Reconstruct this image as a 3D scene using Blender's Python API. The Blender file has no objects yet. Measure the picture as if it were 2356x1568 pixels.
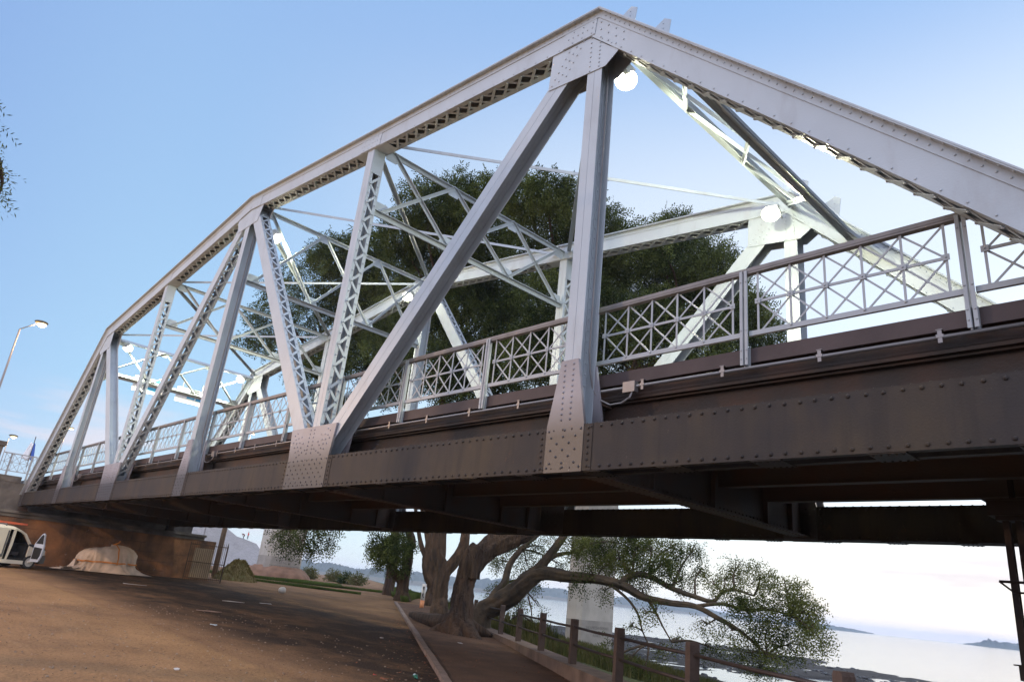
import bpy, math, random
import numpy as np
from mathutils import Vector, Matrix
random.seed(7); rng = np.random.default_rng(7)
R = math.radians
scene = bpy.context.scene
COL = scene.collection

# ------------------------------------------------------------------ camera
CAM = Vector((42.380, -6.950, -1.966)); YAW, PIT, ROL, FL = -0.8340, 0.3451, 0.1083, 1606.43
fwd = Vector((math.sin(YAW)*math.cos(PIT), math.cos(YAW)*math.cos(PIT), math.sin(PIT)))
r0 = Vector((math.cos(YAW), -math.sin(YAW), 0)); u0 = r0.cross(fwd)
cr = r0*math.cos(ROL)+u0*math.sin(ROL); cu = -r0*math.sin(ROL)+u0*math.cos(ROL)
cd = bpy.data.cameras.new('camera'); cam = bpy.data.objects.new('camera', cd); COL.objects.link(cam)
cd.sensor_width = 36; cd.lens = FL/2356*36; cd.clip_end = 30000; cd.clip_start = 0.1
cam.matrix_world = Matrix(((cr.x, cu.x, -fwd.x, CAM.x), (cr.y, cu.y, -fwd.y, CAM.y), (cr.z, cu.z, -fwd.z, CAM.z), (0, 0, 0, 1)))
scene.camera = cam

# ------------------------------------------------------------------ sky, sun, exposure
SUN_AZ, SUN_EL = R(4), R(15.0)          # azimuth from +Y towards +X
w = bpy.data.worlds.new('World'); scene.world = w; w.use_nodes = True
nt = w.node_tree; nt.nodes.clear()
wo = nt.nodes.new('ShaderNodeOutputWorld'); bg = nt.nodes.new('ShaderNodeBackground'); sky = nt.nodes.new('ShaderNodeTexSky')
sky.sky_type = 'NISHITA'; sky.sun_disc = False; sky.sun_elevation = SUN_EL; sky.sun_rotation = SUN_AZ
sky.air_density = 1.0; sky.dust_density = 0.35; sky.ozone_density = 3.0; sky.altitude = 0
bg.inputs['Strength'].default_value = 0.15
# bright cloudy fill light added to the unseen sky behind and above the viewpoint
tc_ = nt.nodes.new('ShaderNodeTexCoord'); dt_ = nt.nodes.new('ShaderNodeVectorMath'); dt_.operation = 'DOT_PRODUCT'; dt_.inputs[1].default_value = (.40, -.62, .675)
nt.links.new(tc_.outputs['Generated'], dt_.inputs[0])
mr_ = nt.nodes.new('ShaderNodeMapRange'); mr_.interpolation_type = 'SMOOTHSTEP'; mr_.inputs[1].default_value = .12; mr_.inputs[2].default_value = .70; nt.links.new(dt_.outputs['Value'], mr_.inputs[0])
cn_ = nt.nodes.new('ShaderNodeTexNoise'); cn_.inputs['Scale'].default_value = 3; cn_.inputs['Detail'].default_value = 6; nt.links.new(tc_.outputs['Generated'], cn_.inputs['Vector'])
cm_ = nt.nodes.new('ShaderNodeMapRange'); cm_.inputs[1].default_value = .3; cm_.inputs[2].default_value = .6; cm_.inputs[3].default_value = .6; cm_.inputs[4].default_value = 1; nt.links.new(cn_.outputs['Fac'], cm_.inputs[0])
ml_ = nt.nodes.new('ShaderNodeMath'); ml_.operation = 'MULTIPLY'; nt.links.new(mr_.outputs[0], ml_.inputs[0]); nt.links.new(cm_.outputs[0], ml_.inputs[1])
def wn(t, **k):
    n_ = nt.nodes.new(t)
    for q, v_ in k.items(): setattr(n_, q, v_)
    return n_
def wrange(src, a0, a1, b0=0.0, b1=1.0):
    n_ = wn('ShaderNodeMapRange', interpolation_type='SMOOTHSTEP')
    for i_, v_ in zip((1, 2, 3, 4), (a0, a1, b0, b1)): n_.inputs[i_].default_value = v_
    nt.links.new(src, n_.inputs[0]); return n_.outputs[0]
def wmath(op, x_, y_):
    n_ = wn('ShaderNodeMath', operation=op)
    for i_, v_ in enumerate((x_, y_)):
        if hasattr(v_, 'node'): nt.links.new(v_, n_.inputs[i_])
        else: n_.inputs[i_].default_value = v_
    return n_.outputs[0]
def wmix(f_, A_, B_):
    n_ = wn('ShaderNodeMix', data_type='RGBA')
    for i_, v_ in zip((0, 6, 7), (f_, A_, B_)):
        if hasattr(v_, 'node'): nt.links.new(v_, n_.inputs[i_])
        elif i_ == 0: n_.inputs[0].default_value = v_
        else: n_.inputs[i_].default_value = (*v_, 1)
    return n_.outputs[2]
# milky twilight haze: a soft vertical gradient laid over the clear sky, thinner round the sun
sp_ = wn('ShaderNodeSeparateXYZ'); nt.links.new(tc_.outputs['Generated'], sp_.inputs[0]); zz_ = sp_.outputs[2]
rp_ = wn('ShaderNodeValToRGB'); nt.links.new(zz_, rp_.inputs[0]); el_ = rp_.color_ramp.elements
el_[0].position = 0; el_[0].color = (1.55, 1.82, 2.15, 1); el_[1].position = .66; el_[1].color = (.80, 1.28, 2.10, 1)
e3_ = el_.new(.20); e3_.color = (1.06, 1.64, 2.15, 1)
sd_ = wn('ShaderNodeVectorMath', operation='DOT_PRODUCT'); sd_.inputs[1].default_value = (math.sin(SUN_AZ)*math.cos(SUN_EL), math.cos(SUN_AZ)*math.cos(SUN_EL), math.sin(SUN_EL)); nt.links.new(tc_.outputs['Generated'], sd_.inputs[0])
glow_ = wmath('MULTIPLY', wrange(sd_.outputs['Value'], .70, .98), wrange(zz_, .22, .50, 1, 0))
milk_ = wmix(wmath('MULTIPLY', wrange(sd_.outputs['Value'], .25, .86), wrange(zz_, .48, .74, .95, 0)), rp_.outputs[0], (2.05, 2.20, 2.36))
vg_ = wn('ShaderNodeMix', data_type='RGBA', blend_type='MULTIPLY'); vg_.inputs[7].default_value = (.66, .67, .87, 1); nt.links.new(wrange(sd_.outputs['Value'], -.15, .28, 1, 0), vg_.inputs[0]); nt.links.new(milk_, vg_.inputs[6])
hz_ = wmix(wmath('SUBTRACT', .86, wmath('MULTIPLY', glow_, .13)), sky.outputs[0], vg_.outputs[2])
hz_ = wmix(wmath('MULTIPLY', wrange(sd_.outputs['Value'], .62, .96), wrange(zz_, .0, .20, .85, 0)), hz_, (2.85, 2.52, 2.2))
# faint streaks of cloud low over the horizon
cp_ = wn('ShaderNodeMapping'); cp_.inputs['Scale'].default_value = (2.2, 2.2, 17); cp_.inputs['Rotation'].default_value = (.05, .10, 0); nt.links.new(tc_.outputs['Generated'], cp_.inputs[0])
cz_ = wn('ShaderNodeTexNoise'); cz_.inputs['Scale'].default_value = 1.6; cz_.inputs['Detail'].default_value = 5; nt.links.new(cp_.outputs[0], cz_.inputs['Vector'])
st_ = wmath('MULTIPLY', wrange(cz_.outputs['Fac'], .52, .70), wrange(zz_, .10, .24, .75, 0))
hz_ = wmix(st_, hz_, (2.2, 1.98, 2.12))
mx_ = nt.nodes.new('ShaderNodeMix'); mx_.data_type = 'RGBA'; mx_.inputs[7].default_value = (4.6, 4.9, 6.2, 1); nt.links.new(ml_.outputs[0], mx_.inputs[0]); nt.links.new(hz_, mx_.inputs[6])
nt.links.new(mx_.outputs[2], bg.inputs['Color']); nt.links.new(bg.outputs[0], wo.inputs['Surface'])
sl = bpy.data.lights.new('sun', 'SUN'); sl.energy = 0.3; sl.angle = R(12); sl.color = (1, .86, .70)
so = bpy.data.objects.new('sun', sl); COL.objects.link(so)
sdir = Vector((math.sin(SUN_AZ)*math.cos(SUN_EL), math.cos(SUN_AZ)*math.cos(SUN_EL), math.sin(SUN_EL)))
so.rotation_euler = sdir.to_track_quat('Z', 'Y').to_euler(); so.location = (0, 60, 40)
vs = scene.view_settings; vs.view_transform = 'Standard'; vs.look = 'None'; vs.gamma = 1; vs.exposure = 1.45
LAMP_W = 900.0

# ------------------------------------------------------------------ helpers
def tag(o, label=None, cat=None, group=None, kind=None):
    if label: o['label'] = label
    if cat: o['category'] = cat
    if group: o['group'] = group
    if kind: o['kind'] = kind
    return o
def empty(name, loc, label=None, cat=None, group=None, rz=0):
    o = bpy.data.objects.new(name, None); COL.objects.link(o); o.location = loc; o.rotation_euler = (0, 0, rz)
    o.empty_display_size = .3
    return tag(o, label, cat, group)
def V(*a): return Vector(a)
def ray(x, y):
    v = fwd*FL + cr*(x-1178) - cu*(y-784); return v.normalized()
def at(x, y, d): return CAM + ray(x, y)*d          # survey point: bearing and range from the viewpoint
def zg(x, y=0): return -3.05 - 0.0185*min(60, max(-5, x))

class MB:
    def __init__(s): s.v = []; s.f = []
    def face(s, pts):
        b = len(s.v); s.v += [tuple(p) for p in pts]; s.f.append(tuple(range(b, b+len(pts))))
    def hexa(s, p):                                   # p: 8 pts, bottom 4 ccw then top 4
        b = len(s.v); s.v += [tuple(q) for q in p]
        for q in ((0, 3, 2, 1), (4, 5, 6, 7), (0, 1, 5, 4), (1, 2, 6, 5), (2, 3, 7, 6), (3, 0, 4, 7)): s.f.append(tuple(b+i for i in q))
    def box(s, a, b_):
        x0, y0, z0 = a; x1, y1, z1 = b_
        s.hexa([(x0, y0, z0), (x1, y0, z0), (x1, y1, z0), (x0, y1, z0), (x0, y0, z1), (x1, y0, z1), (x1, y1, z1), (x0, y1, z1)])
    def obox(s, o, ax, ay, az):                       # corner box: centre o, half vectors
        o = Vector(o)
        s.hexa([o-ax-ay-az, o+ax-ay-az, o+ax+ay-az, o-ax+ay-az, o-ax-ay+az, o+ax-ay+az, o+ax+ay+az, o-ax+ay+az])
    def bar(s, P0, P1, n, y, n0, n1, y0, y1, e0=0, e1=0):
        P0 = Vector(P0); P1 = Vector(P1); d = (P1-P0).normalized(); P0 = P0+d*e0; P1 = P1+d*e1
        q = lambda P, a, b: P+n*a+y*b
        s.hexa([q(P0, n0, y0), q(P1, n0, y0), q(P1, n0, y1), q(P0, n0, y1), q(P0, n1, y0), q(P1, n1, y0), q(P1, n1, y1), q(P0, n1, y1)])
    def strip(s, A, B, w_, t, nrm):                   # flat bar from A to B, width w_, thickness t along nrm
        A = Vector(A); B = Vector(B); d = (B-A).normalized(); sd = d.cross(nrm).normalized()
        s.obox((A+B)/2, (B-A)/2, sd*w_/2, nrm.normalized()*t/2)
    def prism(s, pts, vec):
        vec = Vector(vec); pts = [Vector(p) for p in pts]; n = len(pts); b = len(s.v)
        s.v += [tuple(p) for p in pts]+[tuple(p+vec) for p in pts]
        s.f.append(tuple(range(b+n-1, b-1, -1))); s.f.append(tuple(range(b+n, b+2*n)))
        for i in range(n):
            j = (i+1) % n; s.f.append((b+i, b+j, b+n+j, b+n+i))
    def dome(s, c, nrm, r, h=None, k=7):
        c = Vector(c); nrm = Vector(nrm).normalized(); h = h or r*.75
        a = nrm.orthogonal().normalized(); bb = nrm.cross(a); b = len(s.v)
        for rr, hh in ((r, 0), (r*.72, h*.7)):
            for i in range(k):
                t = 2*math.pi*i/k; s.v.append(tuple(c+a*rr*math.cos(t)+bb*rr*math.sin(t)+nrm*hh))
        s.v.append(tuple(c+nrm*h))
        for i in range(k):
            j = (i+1) % k; s.f.append((b+i, b+j, b+k+j, b+k+i)); s.f.append((b+k+i, b+k+j, b+2*k))
    def tube(s, pts, rad, k=8, cap=True, jit=0):
        pts = [Vector(p) for p in pts]; n = len(pts)
        if not hasattr(rad, '__len__'): rad = [rad]*n
        ref = None; b = len(s.v)
        for i, p in enumerate(pts):
            d = (pts[min(i+1, n-1)]-pts[max(i-1, 0)]).normalized()
            if ref is None: ref = d.orthogonal().normalized()
            ref = (ref-d*ref.dot(d)).normalized(); bi = d.cross(ref)
            for j in range(k):
                t = 2*math.pi*j/k; rr = rad[i]*(1+(random.uniform(-jit, jit) if jit else 0)+(.09*math.sin(5*t+i*.18)+.06*math.sin(9*t-i*.25+1) if jit > .05 else 0))
                s.v.append(tuple(p+ref*rr*math.cos(t)+bi*rr*math.sin(t)))
        for i in range(n-1):
            for j in range(k):
                j2 = (j+1) % k; s.f.append((b+i*k+j, b+i*k+j2, b+(i+1)*k+j2, b+(i+1)*k+j))
        if cap:
            s.f.append(tuple(b+j for j in range(k-1, -1, -1))); s.f.append(tuple(b+(n-1)*k+j for j in range(k)))
    def ball(s, c, r, k=10, m=6, jit=0):
        c = Vector(c); b = len(s.v); r = r if hasattr(r, '__len__') else (r, r, r)
        for i in range(1, m):
            for j in range(k):
                a = math.pi*i/m; t = 2*math.pi*j/k; q = 1+(random.uniform(-jit, jit) if jit else 0)
                s.v.append((c.x+r[0]*q*math.sin(a)*math.cos(t), c.y+r[1]*q*math.sin(a)*math.sin(t), c.z+r[2]*q*math.cos(a)))
        s.v += [(c.x, c.y, c.z+r[2]), (c.x, c.y, c.z-r[2])]; top = len(s.v)-2
        for i in range(m-2):
            for j in range(k):
                j2 = (j+1) % k; s.f.append((b+i*k+j, b+(i+1)*k+j, b+(i+1)*k+j2, b+i*k+j2))
        for j in range(k):
            j2 = (j+1) % k; s.f.append((top, b+j, b+j2)); s.f.append((top+1, b+(m-2)*k+j2, b+(m-2)*k+j))
    def mesh(s, name, org=(0, 0, 0)):
        me = bpy.data.meshes.new(name); o = Vector(org)
        me.from_pydata([(x-o.x, y-o.y, z-o.z) for x, y, z in s.v], [], s.f); me.update(); return me
    def build(s, name, mat, parent=None, smooth=False, loc=None):
        org = parent_loc(parent) if parent else (Vector(loc) if loc is not None else Vector((0, 0, 0)))
        me = s.mesh(name, org); me.materials.append(mat)
        if smooth: me.shade_smooth()
        o = bpy.data.objects.new(name, me); COL.objects.link(o)
        if parent: o.parent = parent
        elif loc is not None: o.location = loc
        return o
def parent_loc(p):
    q = Vector((0, 0, 0))
    while p: q = q+p.location; p = p.parent
    return q
def copy_obj(o, parent, off=(0, 0, 0)):
    c = o.copy(); COL.objects.link(c); c.parent = parent; c.location = o.location+Vector(off)
    for ch in o.children: copy_obj(ch, c)
    return c

# ------------------------------------------------------------------ materials
MATS = {}
def mat(name, col, rough=.6, metal=0, var=0, scale=3, col2=None, thr=.55, bump=0, bscale=20, spec=.5, stretch=None, detail=5):
    m = bpy.data.materials.new(name); m.use_nodes = True; n = m.node_tree; bs = n.nodes['Principled BSDF']
    bs.inputs['Base Color'].default_value = (*col, 1); bs.inputs['Roughness'].default_value = rough; bs.inputs['Metallic'].default_value = metal
    bs.inputs['Specular IOR Level'].default_value = spec
    geo = n.nodes.new('ShaderNodeNewGeometry'); mp = n.nodes.new('ShaderNodeMapping'); n.links.new(geo.outputs['Position'], mp.inputs['Vector'])
    if stretch: mp.inputs['Scale'].default_value = stretch
    last = None
    if var or col2:
        t = n.nodes.new('ShaderNodeTexNoise'); t.inputs['Scale'].default_value = scale; t.inputs['Detail'].default_value = detail; n.links.new(mp.outputs[0], t.inputs['Vector'])
        r = n.nodes.new('ShaderNodeValToRGB'); n.links.new(t.outputs['Fac'], r.inputs['Fac'])
        c2 = col2 or tuple(c*(1-var) for c in col)
        r.color_ramp.elements[0].position = thr-.18; r.color_ramp.elements[0].color = (*col, 1)
        r.color_ramp.elements[1].position = thr+.18; r.color_ramp.elements[1].color = (*c2, 1)
        n.links.new(r.outputs[0], bs.inputs['Base Color']); last = r.outputs[0]
    if bump:
        t2 = n.nodes.new('ShaderNodeTexNoise'); t2.inputs['Scale'].default_value = bscale; t2.inputs['Detail'].default_value = 6; n.links.new(mp.outputs[0], t2.inputs['Vector'])
        b = n.nodes.new('ShaderNodeBump'); b.inputs['Strength'].default_value = min(1, bump); b.inputs['Distance'].default_value = .05*max(1, bump)
        n.links.new(t2.outputs['Fac'], b.inputs['Height']); n.links.new(b.outputs[0], bs.inputs['Normal'])
    MATS[name] = m; m['_'] = 1
    return m
def mix_in(m, colr, fac_socket):
    n = m.node_tree; bs = n.nodes['Principled BSDF']; mx = n.nodes.new('ShaderNodeMix'); mx.data_type = 'RGBA'
    inp = bs.inputs['Base Color']
    if inp.is_linked: n.links.new(inp.links[0].from_socket, mx.inputs[6])
    else: mx.inputs[6].default_value = inp.default_value
    if hasattr(colr, 'node'): n.links.new(colr, mx.inputs[7])
    else: mx.inputs[7].default_value = (*colr, 1)
    n.links.new(fac_socket, mx.inputs[0]); n.links.new(mx.outputs[2], inp); return mx
def nfac(m, scale, lo, hi, stretch=(1, 1, 1), detail=6, rough=.55):
    n = m.node_tree; g = n.nodes.new('ShaderNodeNewGeometry'); mp = n.nodes.new('ShaderNodeMapping'); mp.inputs['Scale'].default_value = stretch
    n.links.new(g.outputs['Position'], mp.inputs['Vector']); t = n.nodes.new('ShaderNodeTexNoise'); t.inputs['Scale'].default_value = scale
    t.inputs['Detail'].default_value = detail; t.inputs['Roughness'].default_value = rough
    n.links.new(mp.outputs[0], t.inputs['Vector']); r = n.nodes.new('ShaderNodeMapRange'); r.inputs[1].default_value = lo; r.inputs[2].default_value = hi; r.clamp = True
    n.links.new(t.outputs['Fac'], r.inputs[0]); return r.outputs[0]
def zfac(m, z0, z1):
    n = m.node_tree; g = n.nodes.new('ShaderNodeNewGeometry'); sp = n.nodes.new('ShaderNodeSeparateXYZ'); n.links.new(g.outputs['Position'], sp.inputs[0])
    r = n.nodes.new('ShaderNodeMapRange'); r.inputs[1].default_value = z0; r.inputs[2].default_value = z1; r.clamp = True
    n.links.new(sp.outputs[2], r.inputs[0]); return r.outputs[0]
def mul(m, a, b):
    n = m.node_tree; q = n.nodes.new('ShaderNodeMath'); q.operation = 'MULTIPLY'; n.links.new(a, q.inputs[0])
    if hasattr(b, 'node'): n.links.new(b, q.inputs[1])
    else: q.inputs[1].default_value = b
    return q.outputs[0]

STEEL = mat('grey_paint', (.33, .37, .40), .42, 0, .10, 1.3, bump=.06, bscale=40)
mix_in(STEEL, (.24, .15, .09), mul(STEEL, nfac(STEEL, 5, .68, .78, (1, 1, .3), 8, .7), .5))
mix_in(STEEL, (.20, .19, .18), mul(STEEL, nfac(STEEL, 2.2, .52, .78, (1, 1, .35), 8, .65), .5))
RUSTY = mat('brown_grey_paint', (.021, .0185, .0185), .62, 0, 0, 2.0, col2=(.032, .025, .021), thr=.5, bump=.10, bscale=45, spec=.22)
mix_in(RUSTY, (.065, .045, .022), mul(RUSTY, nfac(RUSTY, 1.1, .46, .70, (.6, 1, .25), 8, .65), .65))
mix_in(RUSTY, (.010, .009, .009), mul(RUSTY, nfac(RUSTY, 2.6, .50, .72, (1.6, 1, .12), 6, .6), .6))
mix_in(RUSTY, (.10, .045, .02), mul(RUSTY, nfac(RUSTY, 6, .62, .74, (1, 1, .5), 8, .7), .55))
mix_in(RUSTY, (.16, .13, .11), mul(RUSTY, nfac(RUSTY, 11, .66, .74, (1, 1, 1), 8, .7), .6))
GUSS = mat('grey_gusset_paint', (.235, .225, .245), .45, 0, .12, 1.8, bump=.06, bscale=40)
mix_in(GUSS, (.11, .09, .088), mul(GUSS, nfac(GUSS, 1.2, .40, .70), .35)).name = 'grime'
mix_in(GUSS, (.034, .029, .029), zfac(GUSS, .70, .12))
FASC = mat('brown_channel_paint', (.060, .043, .042), .6, 0, .25, 2.5, bump=.05, spec=.25)
DARK = mat('dark_rusty_steel', (.020, .015, .0125), .8, 0, 0, 1.6, col2=(.055, .024, .012), thr=.58, bump=.2, bscale=25)
UNDER = mat('grey_brown_floor_steel', (.075, .058, .045), .7, 0, 0, 1.5, col2=(.10, .048, .025), thr=.60, bump=.15, bscale=25)
DECK = mat('deck_concrete', (.12, .11, .10), .85, 0, .3, 2)
RAIL = mat('grey_rail_paint', (.28, .30, .315), .45, 0, .15, 3)
HRAIL = mat('worn_handrail', (.17, .155, .148), .5, 0, .35, 4)
PIPE = mat('galvanised_pipe', (.20, .185, .18), .45, .5, .2, 3)

def emis(name, col, strength):
    m = bpy.data.materials.new(name); m.use_nodes = True; b = m.node_tree.nodes['Principled BSDF']
    b.inputs['Base Color'].default_value = (.8, .8, .8, 1); b.inputs['Emission Color'].default_value = (*col, 1); b.inputs['Emission Strength'].default_value = strength
    return m
LENS = emis('lit_lamp_glass', (1, .98, .70), 6)
SODIUM = emis('lit_sodium_glass', (1, .66, .26), 1.1)

# ================================================================== BRIDGE
P = 7.2; ZX = V(0, 1, 0)
HT = {1: 7.33, 2: 8.13, 3: 8.956, 4: 8.13, 5: 7.33}
def L(i): return V(P*i, 0, 0)
def U(i): return V(P*i, 0, HT[i])
def offy(p, y): return V(p.x, y, p.z)
bridge = empty('truss_bridge', (21.6, 3.76, -.37), 'grey riveted steel truss bridge on which a row of floodlights is lit', 'bridge')
def frame(A, B):
    d = (B-A).normalized(); n = V(-d.z, 0, d.x)          # in-plane normal
    if n.z < 0: n = -n
    return d, n
BH0, BH1 = -.37, .26
def lacing(mb, A, B, n, nf, ya, yb, pitch, double, w_=.055, e0=.9, e1=.9, rivet=True, out=1):
    """flat bars zigzagging between y=ya and y=yb on the face n=nf"""
    d = (B-A).normalized(); Lg = (B-A).length; k = max(1, int((Lg-e0-e1)/pitch)); st = (Lg-e0-e1)/k
    for i in range(k):
        a = A+d*(e0+st*i); b = A+d*(e0+st*(i+1)); f = n*nf
        lo = a+f+ZX*ya; hi = b+f+ZX*yb; lo2 = a+f+ZX*yb; hi2 = b+f+ZX*ya
        if double or i % 2 == 0: mb.strip(lo, hi, w_, .009, n)
        if double: mb.strip(lo2+n*.011*out, hi2+n*.011*out, w_, .009, n)
        elif i % 2: mb.strip(lo2, hi2, w_, .009, n)
        if rivet:
            mb.dome(lo+n*out*.012, n*out, .02, .016, 5)
            mb.dome(lo2+n*out*.012, n*out, .02, .016, 5)

def miter(Pn, dout):
    """tan of half the kink at a panel point, for a member leaving it backwards along dout"""
    i = round(Pn.x/P)
    if i in (0, 6): return 0
    dirs = [((U(j) if j in HT else L(j))-U(i)).normalized() for j in (i-1, i+1)]
    ang = dirs[0].angle(dirs[1]); return math.tan((math.pi-ang)/2)
def chord_member(name, pts, ends=(.9, .9)):
    """box chord: two webs, overhanging cover plate on top, lacing below"""
    mb = MB()
    segs = list(zip(pts[:-1], pts[1:]))
    for A, B in segs:
        d, n = frame(A, B); Lg = (B-A).length
        ea = miter(A, -d); eb = miter(B, d)              # ends cut to the bisector of the kink
        def mbar(n0, n1, y0, y1):
            q = lambda P_, e_, sg_, a, b: P_+d*sg_*e_*a+n*a+ZX*b
            mb.hexa([q(A, ea, -1, n0, y0), q(B, eb, 1, n0, y0), q(B, eb, 1, n0, y1), q(A, ea, -1, n0, y1), q(A, ea, -1, n1, y0), q(B, eb, 1, n1, y0), q(B, eb, 1, n1, y1), q(A, ea, -1, n1, y1)])
        for y0, y1 in ((0, .018), (.382, .40)): mbar(-.225, .225, y0, y1)
        mbar(.228, .246, -.10, .50)
        mbar(.247, .262, -.03, .43)
        mbar(.105, .224, -.013, -.001); mbar(.105, .224, .401, .413)   # angle legs on the webs
        mbar(.213, .2265, -.095, -.014); mbar(.213, .2265, .414, .495)
        mb.bar(A, B, n, ZX, -.225, -.213, .019, .11); mb.bar(A, B, n, ZX, -.225, -.213, .29, .381)
        lacing(mb, A, B, n, -.231, .065, .335, .36, True, out=-1, e0=.75, e1=.75)
        for s0 in (0, Lg-.72): mb.bar(A, B, n, ZX, -.236, -.2265, .02, .38, s0, s0+.72-Lg)
        s = .12
        while s < Lg:
            p = A+d*s
            mb.dome(p+n*.213-ZX*.06, -n, .017, .014, 6); mb.dome(p+n*.165-ZX*.013, -ZX, .015, .012, 6)
            s += .15
        s = .1
        while s < Lg:
            p = A+d*s; mb.dome(p-n*.185, -ZX, .015, .012, 6); s += .30
    return mb
def splice_rivets(mb, c, dx, dz, half, m, hrow):
    pass

# --- top chord and end posts (near truss; the far truss is a copy 7.12 m over)
near = []
mb = chord_member('top_chord', [U(i) for i in (1, 2, 3, 4, 5)])
for i in (1, 2, 3, 4, 5):                                   # splice plates and rivet fields
    for sgn in (-1, 1):
        j = i+sgn
        if j not in HT: continue
        d, n = frame(U(i), U(j)); d = (U(j)-U(i)).normalized()
        ln = .75 if i in (1, 3, 5) else .45
        mb.bar(U(i), U(i)+d*ln, n, ZX, -.215, .10, -.010, -.001)
        for a in range(int(ln/.11)):
            for b in range(3):
                if (a+b) % 2 == 0 or b == 1: mb.dome(U(i)+d*(.08+a*.11)+n*(-.17+b*.11)-ZX*.010, -ZX, .016, .013, 6)
near.append(mb.build('top_chord', STEEL, bridge))
for i, j in ((1, 0), (5, 6)):
    mb = chord_member('end_post', [U(i), L(j)])
    d, n = frame(U(i), L(j)); d = (L(j)-U(i)).normalized()
    for a in range(8):
        for b in range(3):
            if (a+b) % 2 == 0: mb.dome(U(i)+d*(.1+a*.12)+n*(-.17+b*.11)-ZX*.003, -ZX, .016, .013, 6)
    near.append(mb.build('end_post', STEEL, bridge))
# --- bottom chord
mb = MB()
X0, X1 = -.35, 6*P+.35
for y0, y1 in ((0, .02), (.38, .40)): mb.box((X0, y0, BH0), (X1, y1, BH1))
for y0, y1 in ((.021, .10), (.30, .379)):
    for z0 in (BH0, BH1-.014): mb.box((X0, y0, z0+.001), (X1, y1, z0+.013))
for x in np.arange(.3, 43, 1.2):
    mb.box((x, .01, BH0-.012), (x+.34, .39, BH0-.001))
    for q in (.04, .11, .18, .25, .31):
        for yy in (.05, .35): mb.dome((x+q, yy, BH0-.012), (0, 0, -1), .016, .014, 6)
for x in np.arange(0, 43.3, .165):
    for z in (BH1-.05, BH0+.05): mb.dome((x+random.uniform(-.006, .006), 0, z+random.uniform(-.004, .004)), (0, -1, 0), .023*random.uniform(.9, 1.1), .022, 8)
    mb.dome((x+.08, .01, BH1), (0, 0, 1), .016, .012, 5)
for i in (1, 2, 3, 4, 5):                                   # splice plates behind the gussets
    hw = (.85 if i in (2, 4) else .34)+.15
    mb.box((P*i-hw, -.009, BH0+.002), (P*i+hw, -.001, BH1-.003))
    for sx in (-1, 1):
        for z in np.arange(BH0+.06, BH1, .085): mb.dome((P*i+sx*(hw-.07), -.009, z), (0, -1, 0), .021, .018, 7)
near.append(mb.build('bottom_chord', RUSTY, bridge))
# --- web members
Y0, Y1 = .036, .364
def h_member(A, B, wn, e0, e1, rsp=.17):
    """H section: two split flanges facing out and in, solid web between"""
    mb = MB(); d, n = frame(A, B)
    if abs(n.z) < .3 and n.x < 0: n = -n
    for y0, y1 in ((Y0, Y0+.014), (Y1-.014, Y1)):
        mb.bar(A, B, n, ZX, -wn/2, -.004, y0, y1, e0, -e1); mb.bar(A, B, n, ZX, .004, wn/2, y0, y1, e0, -e1)
    mb.bar(A, B, n, ZX, -.006, .006, Y0+.004, Y1-.004, e0, -e1)
    for y0, y1 in ((Y0+.015, Y0+.10), (Y1-.10, Y1-.015)):
        for s in (-1, 1): mb.bar(A, B, n, ZX, min(s*.007, s*.017), max(s*.007, s*.017), y0, y1, e0, -e1)
    Lg = (B-A).length; s = e0+.1
    while s < Lg-e1:
        for yy in (Y0+.065, Y1-.065):
            for sg in (-1, 1): mb.dome(A+d*s+n*sg*.017+ZX*yy, n*sg, .017, .014, 6)
        s += rsp
    return mb
def laced_member(A, B, wn, e0, e1, pitch, groove=False):
    mb = MB(); d, n = frame(A, B); h = wn/2
    for y0, y1 in ((Y0, Y0+.014), (Y1-.014, Y1)):
        if groove:
            mb.bar(A, B, n, ZX, -h, -.004, y0, y1, e0, -e1); mb.bar(A, B, n, ZX, .004, h, y0, y1, e0, -e1)
        else: mb.bar(A, B, n, ZX, -h, h, y0, y1, e0, -e1)
    for n0, n1 in ((-h, -h+.012), (h-.012, h)):
        mb.bar(A, B, n, ZX, n0, n1, Y0+.0145, Y0+.085, e0, -e1); mb.bar(A, B, n, ZX, n0, n1, Y1-.085, Y1-.0145, e0, -e1)
    for s in (-1, 1):
        lacing(mb, A, B, n, s*(h+.006), Y0+.05, Y1-.05, pitch, False, e0=e0+.55, e1=e1+.75, out=s, w_=.06)
        Lg = (B-A).length
        mb.bar(A, B, n, ZX, s*(h+.006)-.005, s*(h+.006)+.005, Y0+.01, Y1-.01, e0, e0+.5-Lg)
        mb.bar(A, B, n, ZX, s*(h+.006)-.005, s*(h+.006)+.005, Y0+.01, Y1-.01, Lg-e1-.7, -e1)
    return mb
for i in (1, 3, 5): near.append(h_member(L(i), U(i), .31, -.2, .30).build('hanger_post', STEEL, bridge))
for i in (2, 4): near.append(laced_member(L(i), U(i), .29, .2, .20, .25, True).build('vertical_post', STEEL, bridge))
for a, b in ((2, 1), (4, 5)): near.append(h_member(L(a), U(b), .40, .3, .35).build('diagonal', STEEL, bridge))
for a, b in ((2, 3), (4, 3)): near.append(laced_member(L(a), U(b), .40, .3, .35, .27).build('diagonal', STEEL, bridge))
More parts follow.
